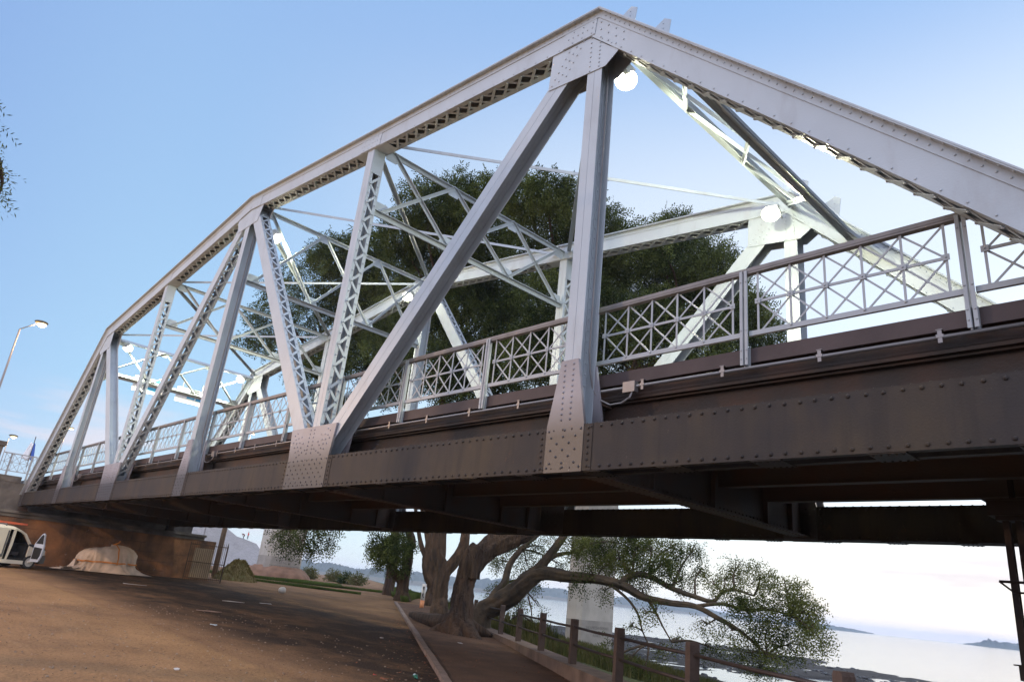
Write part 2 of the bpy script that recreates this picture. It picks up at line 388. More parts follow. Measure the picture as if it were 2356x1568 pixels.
# --- gussets
def rivet_line(mb, cx, cz, pts, y):
    for x, z in pts: mb.dome((cx+x, y, cz+z), (0, -1, 0), .019, .016, 7)
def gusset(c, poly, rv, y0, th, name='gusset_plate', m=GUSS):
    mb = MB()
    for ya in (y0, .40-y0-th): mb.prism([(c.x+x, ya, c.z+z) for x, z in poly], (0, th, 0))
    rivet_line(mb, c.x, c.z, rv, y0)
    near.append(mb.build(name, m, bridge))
def line(a, b, n): return [(a[0]+(b[0]-a[0])*t/(n-1), a[1]+(b[1]-a[1])*t/(n-1)) for t in range(n)]
def chordfield(hw):
    o = line((-hw+.05, .20), (hw-.05, .20), int(hw*11)) + line((-hw+.05, -.31), (hw-.05, -.31), int(hw*11))
    for r_ in range(5):
        for c_ in range(int(hw*9)):
            x = -hw+.1+c_*.22+(.11 if r_ % 2 else 0)
            if x < hw-.05: o.append((x, .11-.09*r_))
    return o
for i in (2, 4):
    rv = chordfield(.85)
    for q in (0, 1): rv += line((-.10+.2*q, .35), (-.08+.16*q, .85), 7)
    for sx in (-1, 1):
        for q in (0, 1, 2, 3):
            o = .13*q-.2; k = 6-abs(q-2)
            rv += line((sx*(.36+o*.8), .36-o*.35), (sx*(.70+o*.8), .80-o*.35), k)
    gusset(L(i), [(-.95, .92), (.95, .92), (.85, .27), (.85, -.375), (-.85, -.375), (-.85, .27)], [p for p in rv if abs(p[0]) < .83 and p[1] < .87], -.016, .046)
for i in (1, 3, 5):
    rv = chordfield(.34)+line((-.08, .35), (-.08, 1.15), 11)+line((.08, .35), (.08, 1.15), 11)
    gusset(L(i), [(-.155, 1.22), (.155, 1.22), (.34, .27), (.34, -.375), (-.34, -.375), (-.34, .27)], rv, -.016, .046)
for i, sg in ((1, -1), (5, 1)):
    poly = [(-1.02, -.06), (-.1, -.08), (.33, -.42), (.56, -.80), (.24, -1.02), (-1.06, -.86)]
    if i == 1: poly = [(-x, z) for x, z in poly][::-1]
    rv = []
    for q in (0, 1): rv += line((sg*(-.1+.2*q), -.25-.12*q), (sg*(-.1+.2*q), -.95), 8)
    for q in (0, 1, 2): rv += line((sg*(-.98+.17*q), -.80+.02*q), (sg*(-.62+.17*q), -.25+.02*q), 6)
    gusset(U(i), poly, rv, .020, .014, m=STEEL)
rv = []
for sx in (-1, 1):
    for q in (0, 1, 2): rv += line((sx*(.25+.15*q), -.35), (sx*(.18+.12*q), -.78), 5)
gusset(U(3), [(-.95, -.28), (0, -.18), (.95, -.28), (.72, -.84), (-.72, -.84)], rv, .020, .014, m=STEEL)
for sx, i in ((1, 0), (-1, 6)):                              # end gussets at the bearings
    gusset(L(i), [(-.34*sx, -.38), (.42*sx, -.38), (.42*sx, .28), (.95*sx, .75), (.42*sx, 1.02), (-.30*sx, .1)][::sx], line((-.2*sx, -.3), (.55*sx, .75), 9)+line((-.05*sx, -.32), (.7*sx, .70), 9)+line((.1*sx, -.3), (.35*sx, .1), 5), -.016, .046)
for o in near: copy_obj(o, bridge, (0, 7.12, 0))

# --- floor system
for i in range(0, 7):
    x = P*i; mb = MB(); mb.box((x-.008, .41, -.29), (x+.008, 7.11, .70))
    mb.box((x-.18, .415, -.325), (x+.18, 7.105, -.300)); mb.box((x-.16, .415, .68), (x+.16, 7.105, .705))
    for s in (-1, 1):
        mb.box((x+min(s*.009, s*.022), .415, -.299), (x+max(s*.009, s*.022), 7.105, -.16))
        for yy in (2.0, 3.76, 5.6, 6.6): mb.box((x+min(s*.023, s*.11), yy-.05, -.295), (x+max(s*.023, s*.11), yy+.05, .67))
    for yy in np.arange(.5, 7.1, .13):
        mb.dome((x+.022, yy, -.225), (1, 0, 0), .02, .018, 5); mb.dome((x+.14, yy, -.325), (0, 0, -1), .02, .018, 5); mb.dome((x-.14, yy, -.325), (0, 0, -1), .02, .018, 5)
    mb.build('floor_beam', UNDER, bridge)
for y, zb in ((.79, .33), (2.40, .10), (3.97, .10), (5.54, .10), (6.73, .33)):
    mb = MB()
    for i in range(6):
        a, b = P*i+.02, P*(i+1)-.02
        mb.box((a, y-.007, zb+.01), (b, y+.007, .73)); mb.box((a+.17, y-.09, zb), (b-.17, y+.09, zb+.02)); mb.box((a, y-.09, .71), (b, y+.09, .735))
    mb.build('stringer', UNDER if zb < .2 else DARK, bridge)
mb = MB(); mb.box((-.6, .64, .74), (43.8, 6.88, .98)); mb.build('deck_slab', DARK, bridge)
fas = []
mb = MB()
for a, b in ((-.5, 43.7),):
    mb.box((a, .55, .945), (b, .566, 1.13)); mb.box((a, .567, 1.112), (b, .64, 1.128)); mb.box((a, .567, .947), (b, .64, .962))
f1 = mb.build('fascia_channel', FASC, bridge)
c = copy_obj(f1, bridge); c.location = (0, 0, 0); c.scale = (1, -1, 1)   # mirrored to the far side of the deck
# --- railing
pm = MB()
bx = np.linspace(.17, 2.23, 6); zb_, zm, zt = 1.31, 1.72, 2.11
pm.box((.05, .505, zb_-.03), (2.35, .535, zb_+.03)); pm.box((.05, .5, zb_-.034), (2.35, .545, zb_-.03))
pm.box((bx[0], .512, zm-.016), (bx[-1], .528, zm+.016))
for x in bx: pm.box((x-.013, .509, zb_+.031), (x+.013, .517, zt))
def diag(x0, z0, x1, z1, yy): pm.strip((x0, yy, z0), (x1, yy, z1), .022, .008, V(0, 1, 0))
for a, b in zip(bx[:-1], bx[1:]):
    diag(a, zm, b, zt, .533); diag(b, zm, a, zt, .542); diag(a, zm, b, zb_, .533); diag(b, zm, a, zb_, .542)
for x in bx:
    pm.obox((x, .5, zm), V(.034, 0, 0), V(0, .004, 0), V(0, 0, .034)); pm.dome((x, .496, zm), (0, -1, 0), .014, .012, 5)
    if x in (bx[0], bx[-1]): continue
    pm.dome((x, .502, zb_+.01), (0, -1, 0), .016, .012, 5)
panel0 = pm.mesh('railing_panel'); panel0.materials.append(RAIL)
hm = MB(); hm.box((.0, .48, 2.11), (2.4, .56, 2.135)); hm.box((.0, .475, 2.136), (2.4, .487, 2.185)); hm.box((0, .488, 2.17), (2.4, .565, 2.187))
hr0 = hm.mesh('handrail'); hr0.materials.append(HRAIL)
po = MB()
for s in (-1, 1): po.box((min(s*.012, s*.05), .46, .90), (max(s*.012, s*.05), .472, 2.15)); po.box((s*.012-.004, .472, .90), (s*.012+.004, .545, 2.12))
for z in (.98, 1.09, 1.35, 2.0):
    for s in (-1, 1): po.dome((s*.034, .46, z), (0, -1, 0), .012, .01, 6)
po.box((-.045, .548, .90), (.045, .5495, 1.14))
post0 = po.mesh('railing_post'); post0.materials.append(RAIL)
def link(me, name, parent, loc, sy=1):
    o = bpy.data.objects.new(name, me); COL.objects.link(o); o.parent = parent; o.location = loc; o.scale = (1, sy, 1); return o
RB = parent_loc(bridge)
for k in range(18):
    for sy in (1, -1):
        yo = 0 if sy == 1 else 7.52
        q = link(panel0, 'railing_panel', bridge, V(2.4*k, yo, 0)-RB, sy)
        link(hr0, 'handrail', q, (0, 0, 0))
for k in range(19):
    for sy in (1, -1):
        if k in (0, 18) or True: link(post0, 'railing_post', bridge, V(2.4*k, 0 if sy == 1 else 7.52, 0)-RB, sy)
# --- conduits below the near walkway
mb = MB(); mb.tube([(0.3, .50, .865), (43, .50, .865)], .021, 10); o = mb.build('conduit_pipe', PIPE, bridge, True)
mb = MB(); mb.tube([(0.3, .66, .80), (43, .66, .80)], .03, 8); mb.build('conduit_pipe', DARK, bridge, True)
for x in np.arange(.9, 43, 1.2):
    mb = MB(); mb.box((x-.02, .475, .80), (x+.02, .482, .94)); mb.box((x-.035, .47, .855), (x+.035, .53, .888)); mb.box((x-.03, .47, .935), (x+.03, .545, .943)); mb.build('pipe_clamp', PIPE, bridge)
for i in (1, 3, 5):
    x = P*i; mb = MB(); mb.box((x+.60, .44, .78), (x+.80, .53, .93))
    mb.tube([(x+.75, .47, .79), (x+.72, .45, .70), (x+.6, .43, .63), (x+.42, .41, .62), (x+.22, .39, .72), (x+.13, .36, .88), (x+.12, .3, 1.1), (x+.12, .25, 1.4), (x+.12, .25, HT[i]-.9)], .014, 6)
    mb.build('junction_box', PIPE, bridge)
# --- lateral bracing, struts, sway frames, portals
def angle_bar(mb, A, B, w_=.10, h=.06):
    A = Vector(A); B = Vector(B); d = (B-A).normalized(); sd = d.cross(V(0, 0, 1)).normalized(); up = sd.cross(d)
    mb.obox((A+B)/2, (B-A)/2, sd*w_/2, up*.006); mb.obox((A+B)/2+sd*(w_/2-.006)-up*(h/2+.004), (B-A)/2, sd*.006, up*h/2)
def hp(i): return V(P*i, 0, HT[i]-.05)
for i in (1, 2, 3, 4):
    for k, (ya, yb) in enumerate(((.42, 7.1), (7.1, .42))):
        mb = MB(); A = V(P*i+.25, ya, HT[i]+.02-.04*k); B = V(P*(i+1)-.25, yb, HT[i+1]+.02-.04*k)
        angle_bar(mb, A, B, .12, .07)
        mb.build('lateral_brace', STEEL, bridge)
def sway(name, T0, T1, B0, B1, plane_n, knee, deep=False):
    """cross frame between the trusses: upper strut T, lower strut B, two crossing zigzags"""
    mb = MB(); n = Vector(plane_n).normalized()
    T0, T1, B0, B1 = map(Vector, (T0, T1, B0, B1))
    def strut(A, B, hh):
        d = (B-A).normalized(); up = n.cross(d).normalized()
        if up.z < 0: up = -up
        for s in (-1, 1):
            mb.obox((A+B)/2+n*s*.055, (B-A)/2, n*.05, up*.006); mb.obox((A+B)/2+n*s*.012-up*(hh/2), (B-A)/2, n*.006, up*hh/2)
        return up
    up = strut(T0, T1, .10); strut(B0, B1, .24 if deep else .12)
    lerp = lambda A, B, t: A+(B-A)*t
    ts = [0.03, 1/3, 2/3, .97]
    for a in range(3):
        for k, (A, B) in enumerate(((lerp(T0, T1, ts[a]), lerp(B0, B1, ts[a+1])), (lerp(B0, B1, ts[a]), lerp(T0, T1, ts[a+1])))):
            d = (B-A).normalized(); sd = n.cross(d)
            mb.obox((A+B)/2+n*(.026+.03*k), (B-A)/2, sd*.045, n*.006); mb.obox((A+B)/2+sd*.04+n*(.06+.03*k), (B-A)/2, sd*.006, n*.03)
    for t in ts:
        for A, B, sg in ((T0, T1, -1), (B0, B1, 1)):
            c = lerp(A, B, t); d = (B-A).normalized()
            mb.prism([c-d*.26+n*.02, c+d*.26+n*.02, c+d*.15+up*sg*.26+n*.02, c-d*.15+up*sg*.26+n*.02][::sg], n*.010)
            for q in (-.16, -.06, .06, .16): mb.dome(c+d*q+up*sg*.07+n*.030, n, .013, .011, 5)
    if knee:
        for A, s in ((B0, 1), (B1, -1)):
            d = (B1-B0).normalized()*s; pts = []
            for q in range(9):
                a = math.pi/2*q/8; pts.append(A+d*(1.15*(1-math.cos(a)))-up*(1.25*(1-math.sin(a)))-up*.1)
            for a, b in zip(pts[:-1], pts[1:]): mb.obox((a+b)/2, (b-a)*.52, n*.05, n.cross((b-a).normalized())*.006)
            mb.prism([A-up*.05, A+d*1.0-up*.05, A+d*.45-up*.42, A-up*1.0], n*.008)
    mb.build(name, STEEL, bridge)
for i in (2, 3, 4): sway('sway_frame', V(P*i, .42, HT[i]-.0), V(P*i, 7.10, HT[i]-.0), V(P*i, .38, 6.38), V(P*i, 7.14, 6.38), (1, 0, 0), False)
for a, b, sg in ((1, 0, 1), (5, 6, -1)):
    d = (L(b)-U(a)).normalized(); n = V(-d.z*-1, 0, d.x) if False else d.cross(ZX).normalized()
    if n.x*sg < 0: n = -n
    T = U(a)+d*.15; B = U(a)+d*2.0
    sway('portal_frame', offy(T, .42), offy(T, 7.10), offy(B, .42), offy(B, 7.10), n, True, True)
for s_ in (0, 1.0):
    for sx in (1, -1):
        i = 5 if sx == 1 else 1; d_ = (L(i+sx)-U(i)).normalized(); b_ = U(i)+d_*s_
        for y_ in (.43, 7.07):
            mb = MB(); b0 = offy(b_, y_); n_ = V(d_.z*-sx, 0, d_.x*sx)
            mb.prism([b0-d_*.20+n_*.20, b0+d_*.42+n_*.20, b0+d_*.10+n_*.62, b0-d_*.06+n_*.60], (0, .012, 0))
            for q in range(4): mb.dome(b0+d_*(.0+.07*q)+n_*(.52-.07*q), (0, -1, 0), .014, .012, 6)
            mb.build('lateral_gusset', STEEL, bridge)
# bearings and bridge seat steel
for i in (0, 6):
    for y in (0, 7.12):
        mb = MB(); mb.box((P*i-.3, y+.0, -.62), (P*i+.3, y+.4, -.58)); mb.box((P*i-.18, y+.03, -.58), (P*i+.18, y+.37, -.376)); mb.build('bearing', DARK, bridge)

# ================================================================== GROUND, WATER, HILLS
WU = V(-.839, .5436, 0); WN = V(.5436, .839, 0); W0 = V(30.94, 6.015, 0)      # foot of the low wall: along / towards the river
def es(x, y):
    dx, dy = x-W0.x, y-W0.y; return dx*WN.x+dy*WN.y, dx*WU.x+dy*WU.y
def sstep(a, b, t):
    t = np.clip((t-a)/(b-a), 0, 1); return t*t*(3-2*t)
def hnoise(x, y, seed=0):
    r_ = np.random.default_rng(seed); o = 0
    for k in range(9):
        f = .16*1.7**k; a = r_.uniform(0, 6.28); o = o+np.sin(x*f*math.cos(a)+y*f*math.sin(a)+r_.uniform(0, 6.28))/(1.35**k)
    return o/3
WATER_Z = -5.05
def terrain(x, y):
    x = np.asarray(x, float); y = np.asarray(y, float); e, s = es(x, y)
    land = -3.05-.0185*np.clip(x, -5, 60)
    land = land+.05*hnoise(x, y, 3)*sstep(.5, 4, np.abs(e+1.2))*.6
    bank = -3.55-.75*sstep(.3, 6, e)-.67*sstep(5, 13, e)
    spit = sstep(24, 32, s)*(1-sstep(60, 75, s))
    mud = -4.98+.17*hnoise(x*3, y*3, 5)-.10*sstep(34, 44, e)
    deep = -6.2+0*e
    far = sstep(13+26*spit, 18+30*spit, e)
    z = np.where(e < .15, land, np.minimum(land, bank))
    z = np.where(e > .15, z*(1-sstep(9, 13, e))+mud*sstep(9, 13, e), z)
    z = z*(1-far)+deep*far
    # river sweeps left beyond the trees
    z = np.where((e > .15) & (s < 6), np.minimum(z, -3.4-1.9*sstep(1.5, 7, e)-1.0*sstep(7, 10, e)), z)
    return z
def grid(xs, ys, fn):
    X, Y = np.meshgrid(xs, ys, indexing='ij'); Z = fn(X, Y); nx, ny = X.shape
    v = np.stack([X, Y, Z], -1).reshape(-1, 3); i = np.arange(nx*ny).reshape(nx, ny)
    f = np.stack([i[:-1, :-1], i[1:, :-1], i[1:, 1:], i[:-1, 1:]], -1).reshape(-1, 4); return v, f
def npmesh(name, v, f, m, smooth=True, parent=None):
    me = bpy.data.meshes.new(name); me.from_pydata(v.tolist(), [], f.tolist()); me.update(); me.materials.append(m)
    if smooth: me.shade_smooth()
    o = bpy.data.objects.new(name, me); COL.objects.link(o)
    if parent: o.parent = parent
    return o
DIRT = mat('packed_dirt', (.235, .130, .060), .95, 0, 0, .55, col2=(.15, .080, .036), thr=.5, bump=.9, bscale=16, spec=.2)
mix_in(DIRT, (.33, .20, .10), mul(DIRT, nfac(DIRT, 38, .50, .75, (1, 1, 1), 4, .8), .5))
mix_in(DIRT, (.045, .028, .017), mul(DIRT, nfac(DIRT, 22, .50, .68, (1, 1, 1), 6, .8), .7))
mix_in(DIRT, (.05, .036, .026), mul(DIRT, nfac(DIRT, 5, .56, .72, (1, 1, 1), 9, .7), .8))
mix_in(DIRT, (.060, .038, .024), mul(DIRT, nfac(DIRT, .30, .50, .66, (1, 1.6, 1), 9, .72), .5))
mix_in(DIRT, (.30, .18, .09), mul(DIRT, nfac(DIRT, .9, .55, .75, (.25, 1.3, 1), 6, .6), .35))       # oily stains
mix_in(DIRT, (.26, .20, .15), mul(DIRT, nfac(DIRT, 26, .66, .72), .6))
def yfac(m, a, b):
    n = m.node_tree; g = n.nodes.new('ShaderNodeNewGeometry'); sp = n.nodes.new('ShaderNodeSeparateXYZ'); n.links.new(g.outputs['Position'], sp.inputs[0])
    r = n.nodes.new('ShaderNodeMapRange'); r.inputs[1].default_value = a; r.inputs[2].default_value = b; r.clamp = True; n.links.new(sp.outputs[1], r.inputs[0]); return r.outputs[0]
# deck shade painted into the dirt under the bridge, mixed with old oil stains
shade_stain = mul(DIRT, mul(DIRT, yfac(DIRT, -.1, 1.5), yfac(DIRT, 12.5, 8.5)), nfac(DIRT, .42, .26, .54, (1, 1.7, 1), 10, .72))
mix_in(DIRT, (.024, .015, .010), mul(DIRT, shade_stain, .93))
# grass shoulder and muddy shore, by distance from the wall
def efac(m, a, b):
    n = m.node_tree; g = n.nodes.new('ShaderNodeNewGeometry'); d = n.nodes.new('ShaderNodeVectorMath'); d.operation = 'DOT_PRODUCT'
    d.inputs[1].default_value = tuple(WN); n.links.new(g.outputs['Position'], d.inputs[0]); r = n.nodes.new('ShaderNodeMapRange'); r.clamp = True
    k = W0.dot(WN); r.inputs[1].default_value = a+k; r.inputs[2].default_value = b+k; n.links.new(d.outputs['Value'], r.inputs[0]); return r.outputs[0]
mix_in(DIRT, (.055, .062, .022), efac(DIRT, .3, .6))
mix_in(DIRT, (.045, .042, .040), efac(DIRT, 9, 12.5))
xs = np.unique(np.concatenate([np.linspace(-420, -60, 40), np.linspace(-60, 48, 190), np.linspace(48, 120, 20)]))
ys = np.unique(np.concatenate([np.linspace(-160, -16, 24), np.linspace(-16, 60, 150), np.linspace(60, 120, 50), np.linspace(120, 420, 30)]))
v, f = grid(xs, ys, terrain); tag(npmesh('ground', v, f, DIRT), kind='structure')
WATER = mat('river_water', (.10, .12, .14), .09, 0, 0, 1, spec=.5)
nn = WATER.node_tree; tn = nn.nodes.new('ShaderNodeTexNoise'); tn.inputs['Scale'].default_value = .9; tn.inputs['Detail'].default_value = 6
g_ = nn.nodes.new('ShaderNodeNewGeometry'); mp_ = nn.nodes.new('ShaderNodeMapping'); mp_.inputs['Scale'].default_value = (.5, 1.6, 1); mp_.inputs['Rotation'].default_value = (0, 0, .6)
nn.links.new(g_.outputs['Position'], mp_.inputs[0]); nn.links.new(mp_.outputs[0], tn.inputs['Vector'])
bp = nn.nodes.new('ShaderNodeBump'); bp.inputs['Strength'].default_value = .12; bp.inputs['Distance'].default_value = .1; nn.links.new(tn.outputs['Fac'], bp.inputs['Height'])
nn.links.new(bp.outputs[0], nn.nodes['Principled BSDF'].inputs['Normal'])
mb = MB(); mb.face([(-6500, -400, WATER_Z), (5000, -400, WATER_Z), (5000, 7000, WATER_Z), (-6500, 7000, WATER_Z)]); tag(mb.build('river', WATER), kind='structure')

# kerb and footpath
KERB = mat('worn_kerb', (.20, .14, .11), .9, 0, .45, 3, bump=.3, bscale=18)
def kpt(s, o): # along the kerb line; o = offset towards the wall
    K0 = V(31.34, 2.31, 0); d = V(-.8346, .5508, 0); nrm = V(.5508, .8346, 0); return K0+d*s+nrm*o
mb = MB(); s = -9.0
while s < 30:
    a, b = s+.01, min(s+1.15, 30); j = random.uniform(-.006, .006)
    q = [kpt(a, -.075+j), kpt(b, -.075+j), kpt(b, .075+j), kpt(a, .075+j)]
    mb.hexa([V(p.x, p.y, zg(p.x)-.1) for p in q]+[V(p.x, p.y, zg(p.x)+.09+j*.7) for p in q]); s += 1.17
tag(mb.build('kerb', KERB), kind='structure')
PATH = mat('brown_path', (.125, .070, .042), .95, 0, 0, 1.2, col2=(.075, .043, .027), thr=.5, bump=.9, bscale=18, spec=.2)
mix_in(PATH, (.16, .11, .08), mul(PATH, nfac(PATH, 18, .60, .70), .5))
sv, fv = [], []
for k, s in enumerate(np.linspace(-9, 30, 40)):
    for j, o in enumerate(np.linspace(.09, 2.98, 6)):
        p = kpt(s, o); sv.append((p.x, p.y, zg(p.x)+.045+.025*math.sin(s*1.3+j)*(0 < j < 5)))
for k in range(39):
    for j in range(5): fv.append((k*6+j, (k+1)*6+j, (k+1)*6+j+1, k*6+j+1))
tag(npmesh('footpath', np.array(sv), np.array(fv), PATH), kind='structure')

# low wall and the post-and-rail fence standing on it
WALL = mat('brown_concrete_wall', (.17, .115, .085), .9, 0, .5, 2.2, bump=.3, bscale=20)
WTOP = -3.30
def wpt(s, o): return W0+WU*s+WN*o
mb = MB(); s = -16.0
while s < 20:
    q = [wpt(s, 0), wpt(s+4, 0), wpt(s+4, .55), wpt(s, .55)]
    mb.hexa([V(p.x, p.y, zg(p.x)-1.2) for p in q]+[V(p.x, p.y, WTOP) for p in q]); s += 4.0
tag(mb.build('low_wall', WALL), 'low brown concrete wall along the footpath, carrying the post and rail fence', 'wall')
POST = mat('weathered_concrete_post', (.090, .058, .042), .85, 0, .45, 3.5, bump=.3, bscale=25)
IRON = mat('rusty_iron_rail', (.045, .028, .022), .6, 0, .4, 6)
fence = empty('riverside_fence', (30.67, 5.9, -3.2), 'brown concrete post fence with two rusty pipe rails above the river bank', 'fence')
spost = [15.2, 12.2, 8.95, 6.0, 3.02, 0.0, -3.04, -6.2, -9.7, -13]
def fz(p): return WTOP
tops = []
for k, s in enumerate(spost):
    p = wpt(s, .22); z = fz(p); mb = MB()
    h = .94; a = .085; up = V(0, 0, 1); d = WU; nrm = WN
    pts = [(-a, 0), (a, 0), (a*.95, h-.04), (a*.7, h), (-a*.7, h), (-a*.95, h-.04)]
    mb.prism([V(p.x, p.y, z)+d*x-nrm*.075+up*q for x, q in pts], nrm*.15)
    mb.tube([V(p.x, p.y, z+.82)-nrm*.078, V(p.x, p.y, z+.82)-nrm*.070], .022, 8)
    o = mb.build('post', POST, fence); tops.append((p, z))
for k in range(len(tops)-1):
    for hh in (.77, .40):
        (p, z), (q, z2) = tops[k], tops[k+1]
        mb = MB(); A = V(p.x, p.y, z+hh); B = V(q.x, q.y, z2+hh)
        if k == 2 and hh > .6:
            continue
        mb.tube([A, (A+B)/2-V(0, 0, .012), B], .027, 8); mb.build('rail', IRON, fence, True)
p, z = tops[3]; mb = MB(); mb.tube([V(p.x, p.y, z+.77), V(p.x, p.y, z+.6)+WU*1.1], .026, 8); mb.build('rail', IRON, fence, True)['label'] = 'broken stub of rail hanging loose'

# far hills, far banks and islands across the water
HILL = mat('wooded_hill', (.040, .052, .035), .95, 0, 0, .02, col2=(.06, .07, .045), thr=.5)
BANK = mat('far_bank', (.13, .12, .085), .95, 0, .3, .05)
def ridge(name, pts, hmin, hmax, depth, seed, m, lump=14, base=WATER_Z):
    r_ = np.random.default_rng(seed); vv = []; n = 260; P_ = np.array(pts, float); t = np.linspace(0, len(pts)-1, n)
    px = np.interp(t, range(len(pts)), P_[:, 0]); py = np.interp(t, range(len(pts)), P_[:, 1]); hh = np.interp(t, range(len(pts)), P_[:, 2])
    rows = 9
    for i in range(n):
        d = V(px[i]-CAM.x, py[i]-CAM.y, 0).normalized()
        for j in range(rows):
            q = j/(rows-1); prof = math.sin(math.pi*min(1, q*1.0))**.8
            z = base-.5+hh[i]*prof*(1+.10*math.sin(i*.21+j)+r_.uniform(-.10, .16)*(0 < j < rows-1))
            vv.append((px[i]+d.x*depth*q, py[i]+d.y*depth*q, z))
    ff = [(i*rows+j, (i+1)*rows+j, (i+1)*rows+j+1, i*rows+j+1) for i in range(n-1) for j in range(rows-1)]
    return tag(npmesh(name, np.array(vv), np.array(ff), m, False), kind='structure')
def far(x, y, d):
    v_ = ray(x, y); h = V(v_.x, v_.y, 0).normalized(); return (CAM.x+h.x*d, CAM.y+h.y*d)
ridge('hills', [(*far(560, 1310, 1500), 24), (*far(700, 1310, 1500), 26), (*far(800, 1325, 1500), 20), (*far(890, 1330, 1500), 25), (*far(1000, 1345, 1600), 26), (*far(1200, 1370, 1750), 32), (*far(1330, 1385, 1900), 24), (*far(1500, 1400, 2100), 26), (*far(1640, 1420, 2300), 18), (*far(1760, 1432, 2600), 6)], 20, 30, 260, 1, HILL)
ridge('far_bank', [(*far(560, 1310, 1150), 6), (*far(900, 1330, 1180), 6.5), (*far(1200, 1370, 1400), 6), (*far(1500, 1400, 1800), 5.5), (*far(1800, 1432, 2400), 5)], 4, 6, 120, 2, BANK)
ridge('island', [(*far(1780, 1436, 2500), 4), (*far(1840, 1442, 2500), 14), (*far(1905, 1447, 2500), 13), (*far(1960, 1450, 2500), 9), (*far(2010, 1455, 2500), 3)], 3, 9, 80, 3, HILL)
ridge('island', [(*far(2215, 1473, 2200), 2), (*far(2250, 1476, 2200), 8), (*far(2275, 1478, 2200), 18), (*far(2300, 1481, 2200), 14), (*far(2360, 1487, 2200), 16), (*far(2440, 1495, 2200), 18)], 3, 9, 80, 4, HILL)

# ================================================================== ABUTMENT AND APPROACH
STONE = mat('brown_masonry', (.27, .125, .055), .95, 0, 0, 1.3, col2=(.12, .062, .032), thr=.5, bump=.6, bscale=6)
mix_in(STONE, (.045, .032, .024), mul(STONE, nfac(STONE, .9, .46, .62, (1, .8, .35), 7), .8))
mix_in(STONE, (.34, .24, .17), mul(STONE, nfac(STONE, 3.2, .66, .72), .5))
br = STONE.node_tree.nodes.new('ShaderNodeTexBrick'); br.inputs['Scale'].default_value = 1.0; br.inputs['Brick Width'].default_value = 1.1; br.inputs['Row Height'].default_value = .46
br.inputs['Mortar Size'].default_value = .018; br.inputs['Color1'].default_value = (1, 1, 1, 1); br.inputs['Color2'].default_value = (.85, .85, .85, 1); br.inputs['Mortar'].default_value = (0, 0, 0, 1)
g2 = STONE.node_tree.nodes.new('ShaderNodeNewGeometry'); mp2 = STONE.node_tree.nodes.new('ShaderNodeMapping'); mp2.inputs['Rotation'].default_value = (R(90), 0, R(90)); mp2.vector_type = 'TEXTURE'
STONE.node_tree.links.new(g2.outputs['Position'], mp2.inputs[0]); STONE.node_tree.links.new(mp2.outputs[0], br.inputs['Vector'])
inv = STONE.node_tree.nodes.new('ShaderNodeMath'); inv.operation = 'SUBTRACT'; inv.inputs[0].default_value = 1; STONE.node_tree.links.new(br.outputs['Color'], inv.inputs[1])
mix_in(STONE, (.05, .035, .025), mul(STONE, mul(STONE, inv.outputs[0], nfac(STONE, .6, .45, .6)), .6))
GREYST = mat('grey_weathered_stone', (.13, .115, .098), .95, 0, 0, 1.5, col2=(.055, .048, .042), thr=.5, bump=.6, bscale=5)
ab = empty('abutment', (-.6, 3.7, -3.05), 'brown stained stone abutment carrying the far end of the bridge', 'abutment')
mb = MB(); mb.box((-6, -9, -4), (.0, 9.3, -.75)); mb.build('wall', STONE, ab)
mb = MB(); mb.box((-5.9, -9.05, -.749), (.16, 9.4, -.62)); mb.box((-5.8, -8.9, -.92), (.07, 9.35, -.752)); mb.build('coping', GREYST, ab)
mb = MB(); mb.box((-5.5, -8, -.619), (-.62, 8.8, .72)); mb.box((-5.5, -8, .721), (-.60, -.15, 1.02)); mb.box((-5.5, 7.7, .721), (-.60, 8.8, 1.02)); mb.build('back_wall', GREYST, ab)
mb = MB(); mb.box((-300, -1.2, -4), (-5.5, 8.7, .74)); mb.build('approach_bank', GREYST, ab)
mb = MB(); mb.box((-300, .2, .741), (-.63, 7.3, .98)); mb.build('approach_road', DECK, ab)
mb = MB(); mb.box((-1.5, -2.75, 1.02), (-.62, -1.35, 2.38)); mb.box((-1.6, -2.85, 2.381), (-.55, -1.25, 2.60)); mb.build('pillar', GREYST, ab)
# short railing between pillar and end post
ar = empty('approach_railing', (-.8, -.4, 1.02), 'short grey lattice railing between the stone pillar and the far end of the bridge', 'railing')
mb = MB(); a, b = -1.2, .25
mb.box((-.82, a, 2.08), (-.76, b, 2.13)); mb.box((-.80, a, 1.22), (-.78, b, 1.26)); mb.box((-.797, a, 1.66), (-.783, b, 1.68))
ys_ = np.linspace(a+.1, b, 5)
for y in ys_: mb.box((-.80, y-.012, 1.26), (-.785, y+.012, 2.08))
for y, y2 in zip(ys_[:-1], ys_[1:]):
    for z, z2 in ((1.24, 1.67), (1.67, 1.24), (1.67, 2.08), (2.08, 1.67)): mb.strip((-.78, y, z), (-.778, y2, z2), .02, .006, V(1, 0, 0))
mb.build('lattice_panel', RAIL, ar)
for y in (-.85, .05):
    mb = MB(); mb.box((-.86, y-.04, .75), (-.80, y+.04, 2.12)); mb.build('post', RAIL, ar)
# masonry return at the right hand end
mb = MB(); mb.box((-3.2, 9.3, -4), (-.25, 10.2, -.9)); mb.build('buttress', STONE, ab)
# pier under the near end (stands just beyond the picture's edge)
mb = MB(); mb.box((42.75, -.6, -6.5), (44.6, 8.1, -.64)); o = mb.build('bridge_pier', GREYST, loc=(43.6, 3.7, -6)); tag(o, 'grey stone pier under the river end of the truss', 'pier')
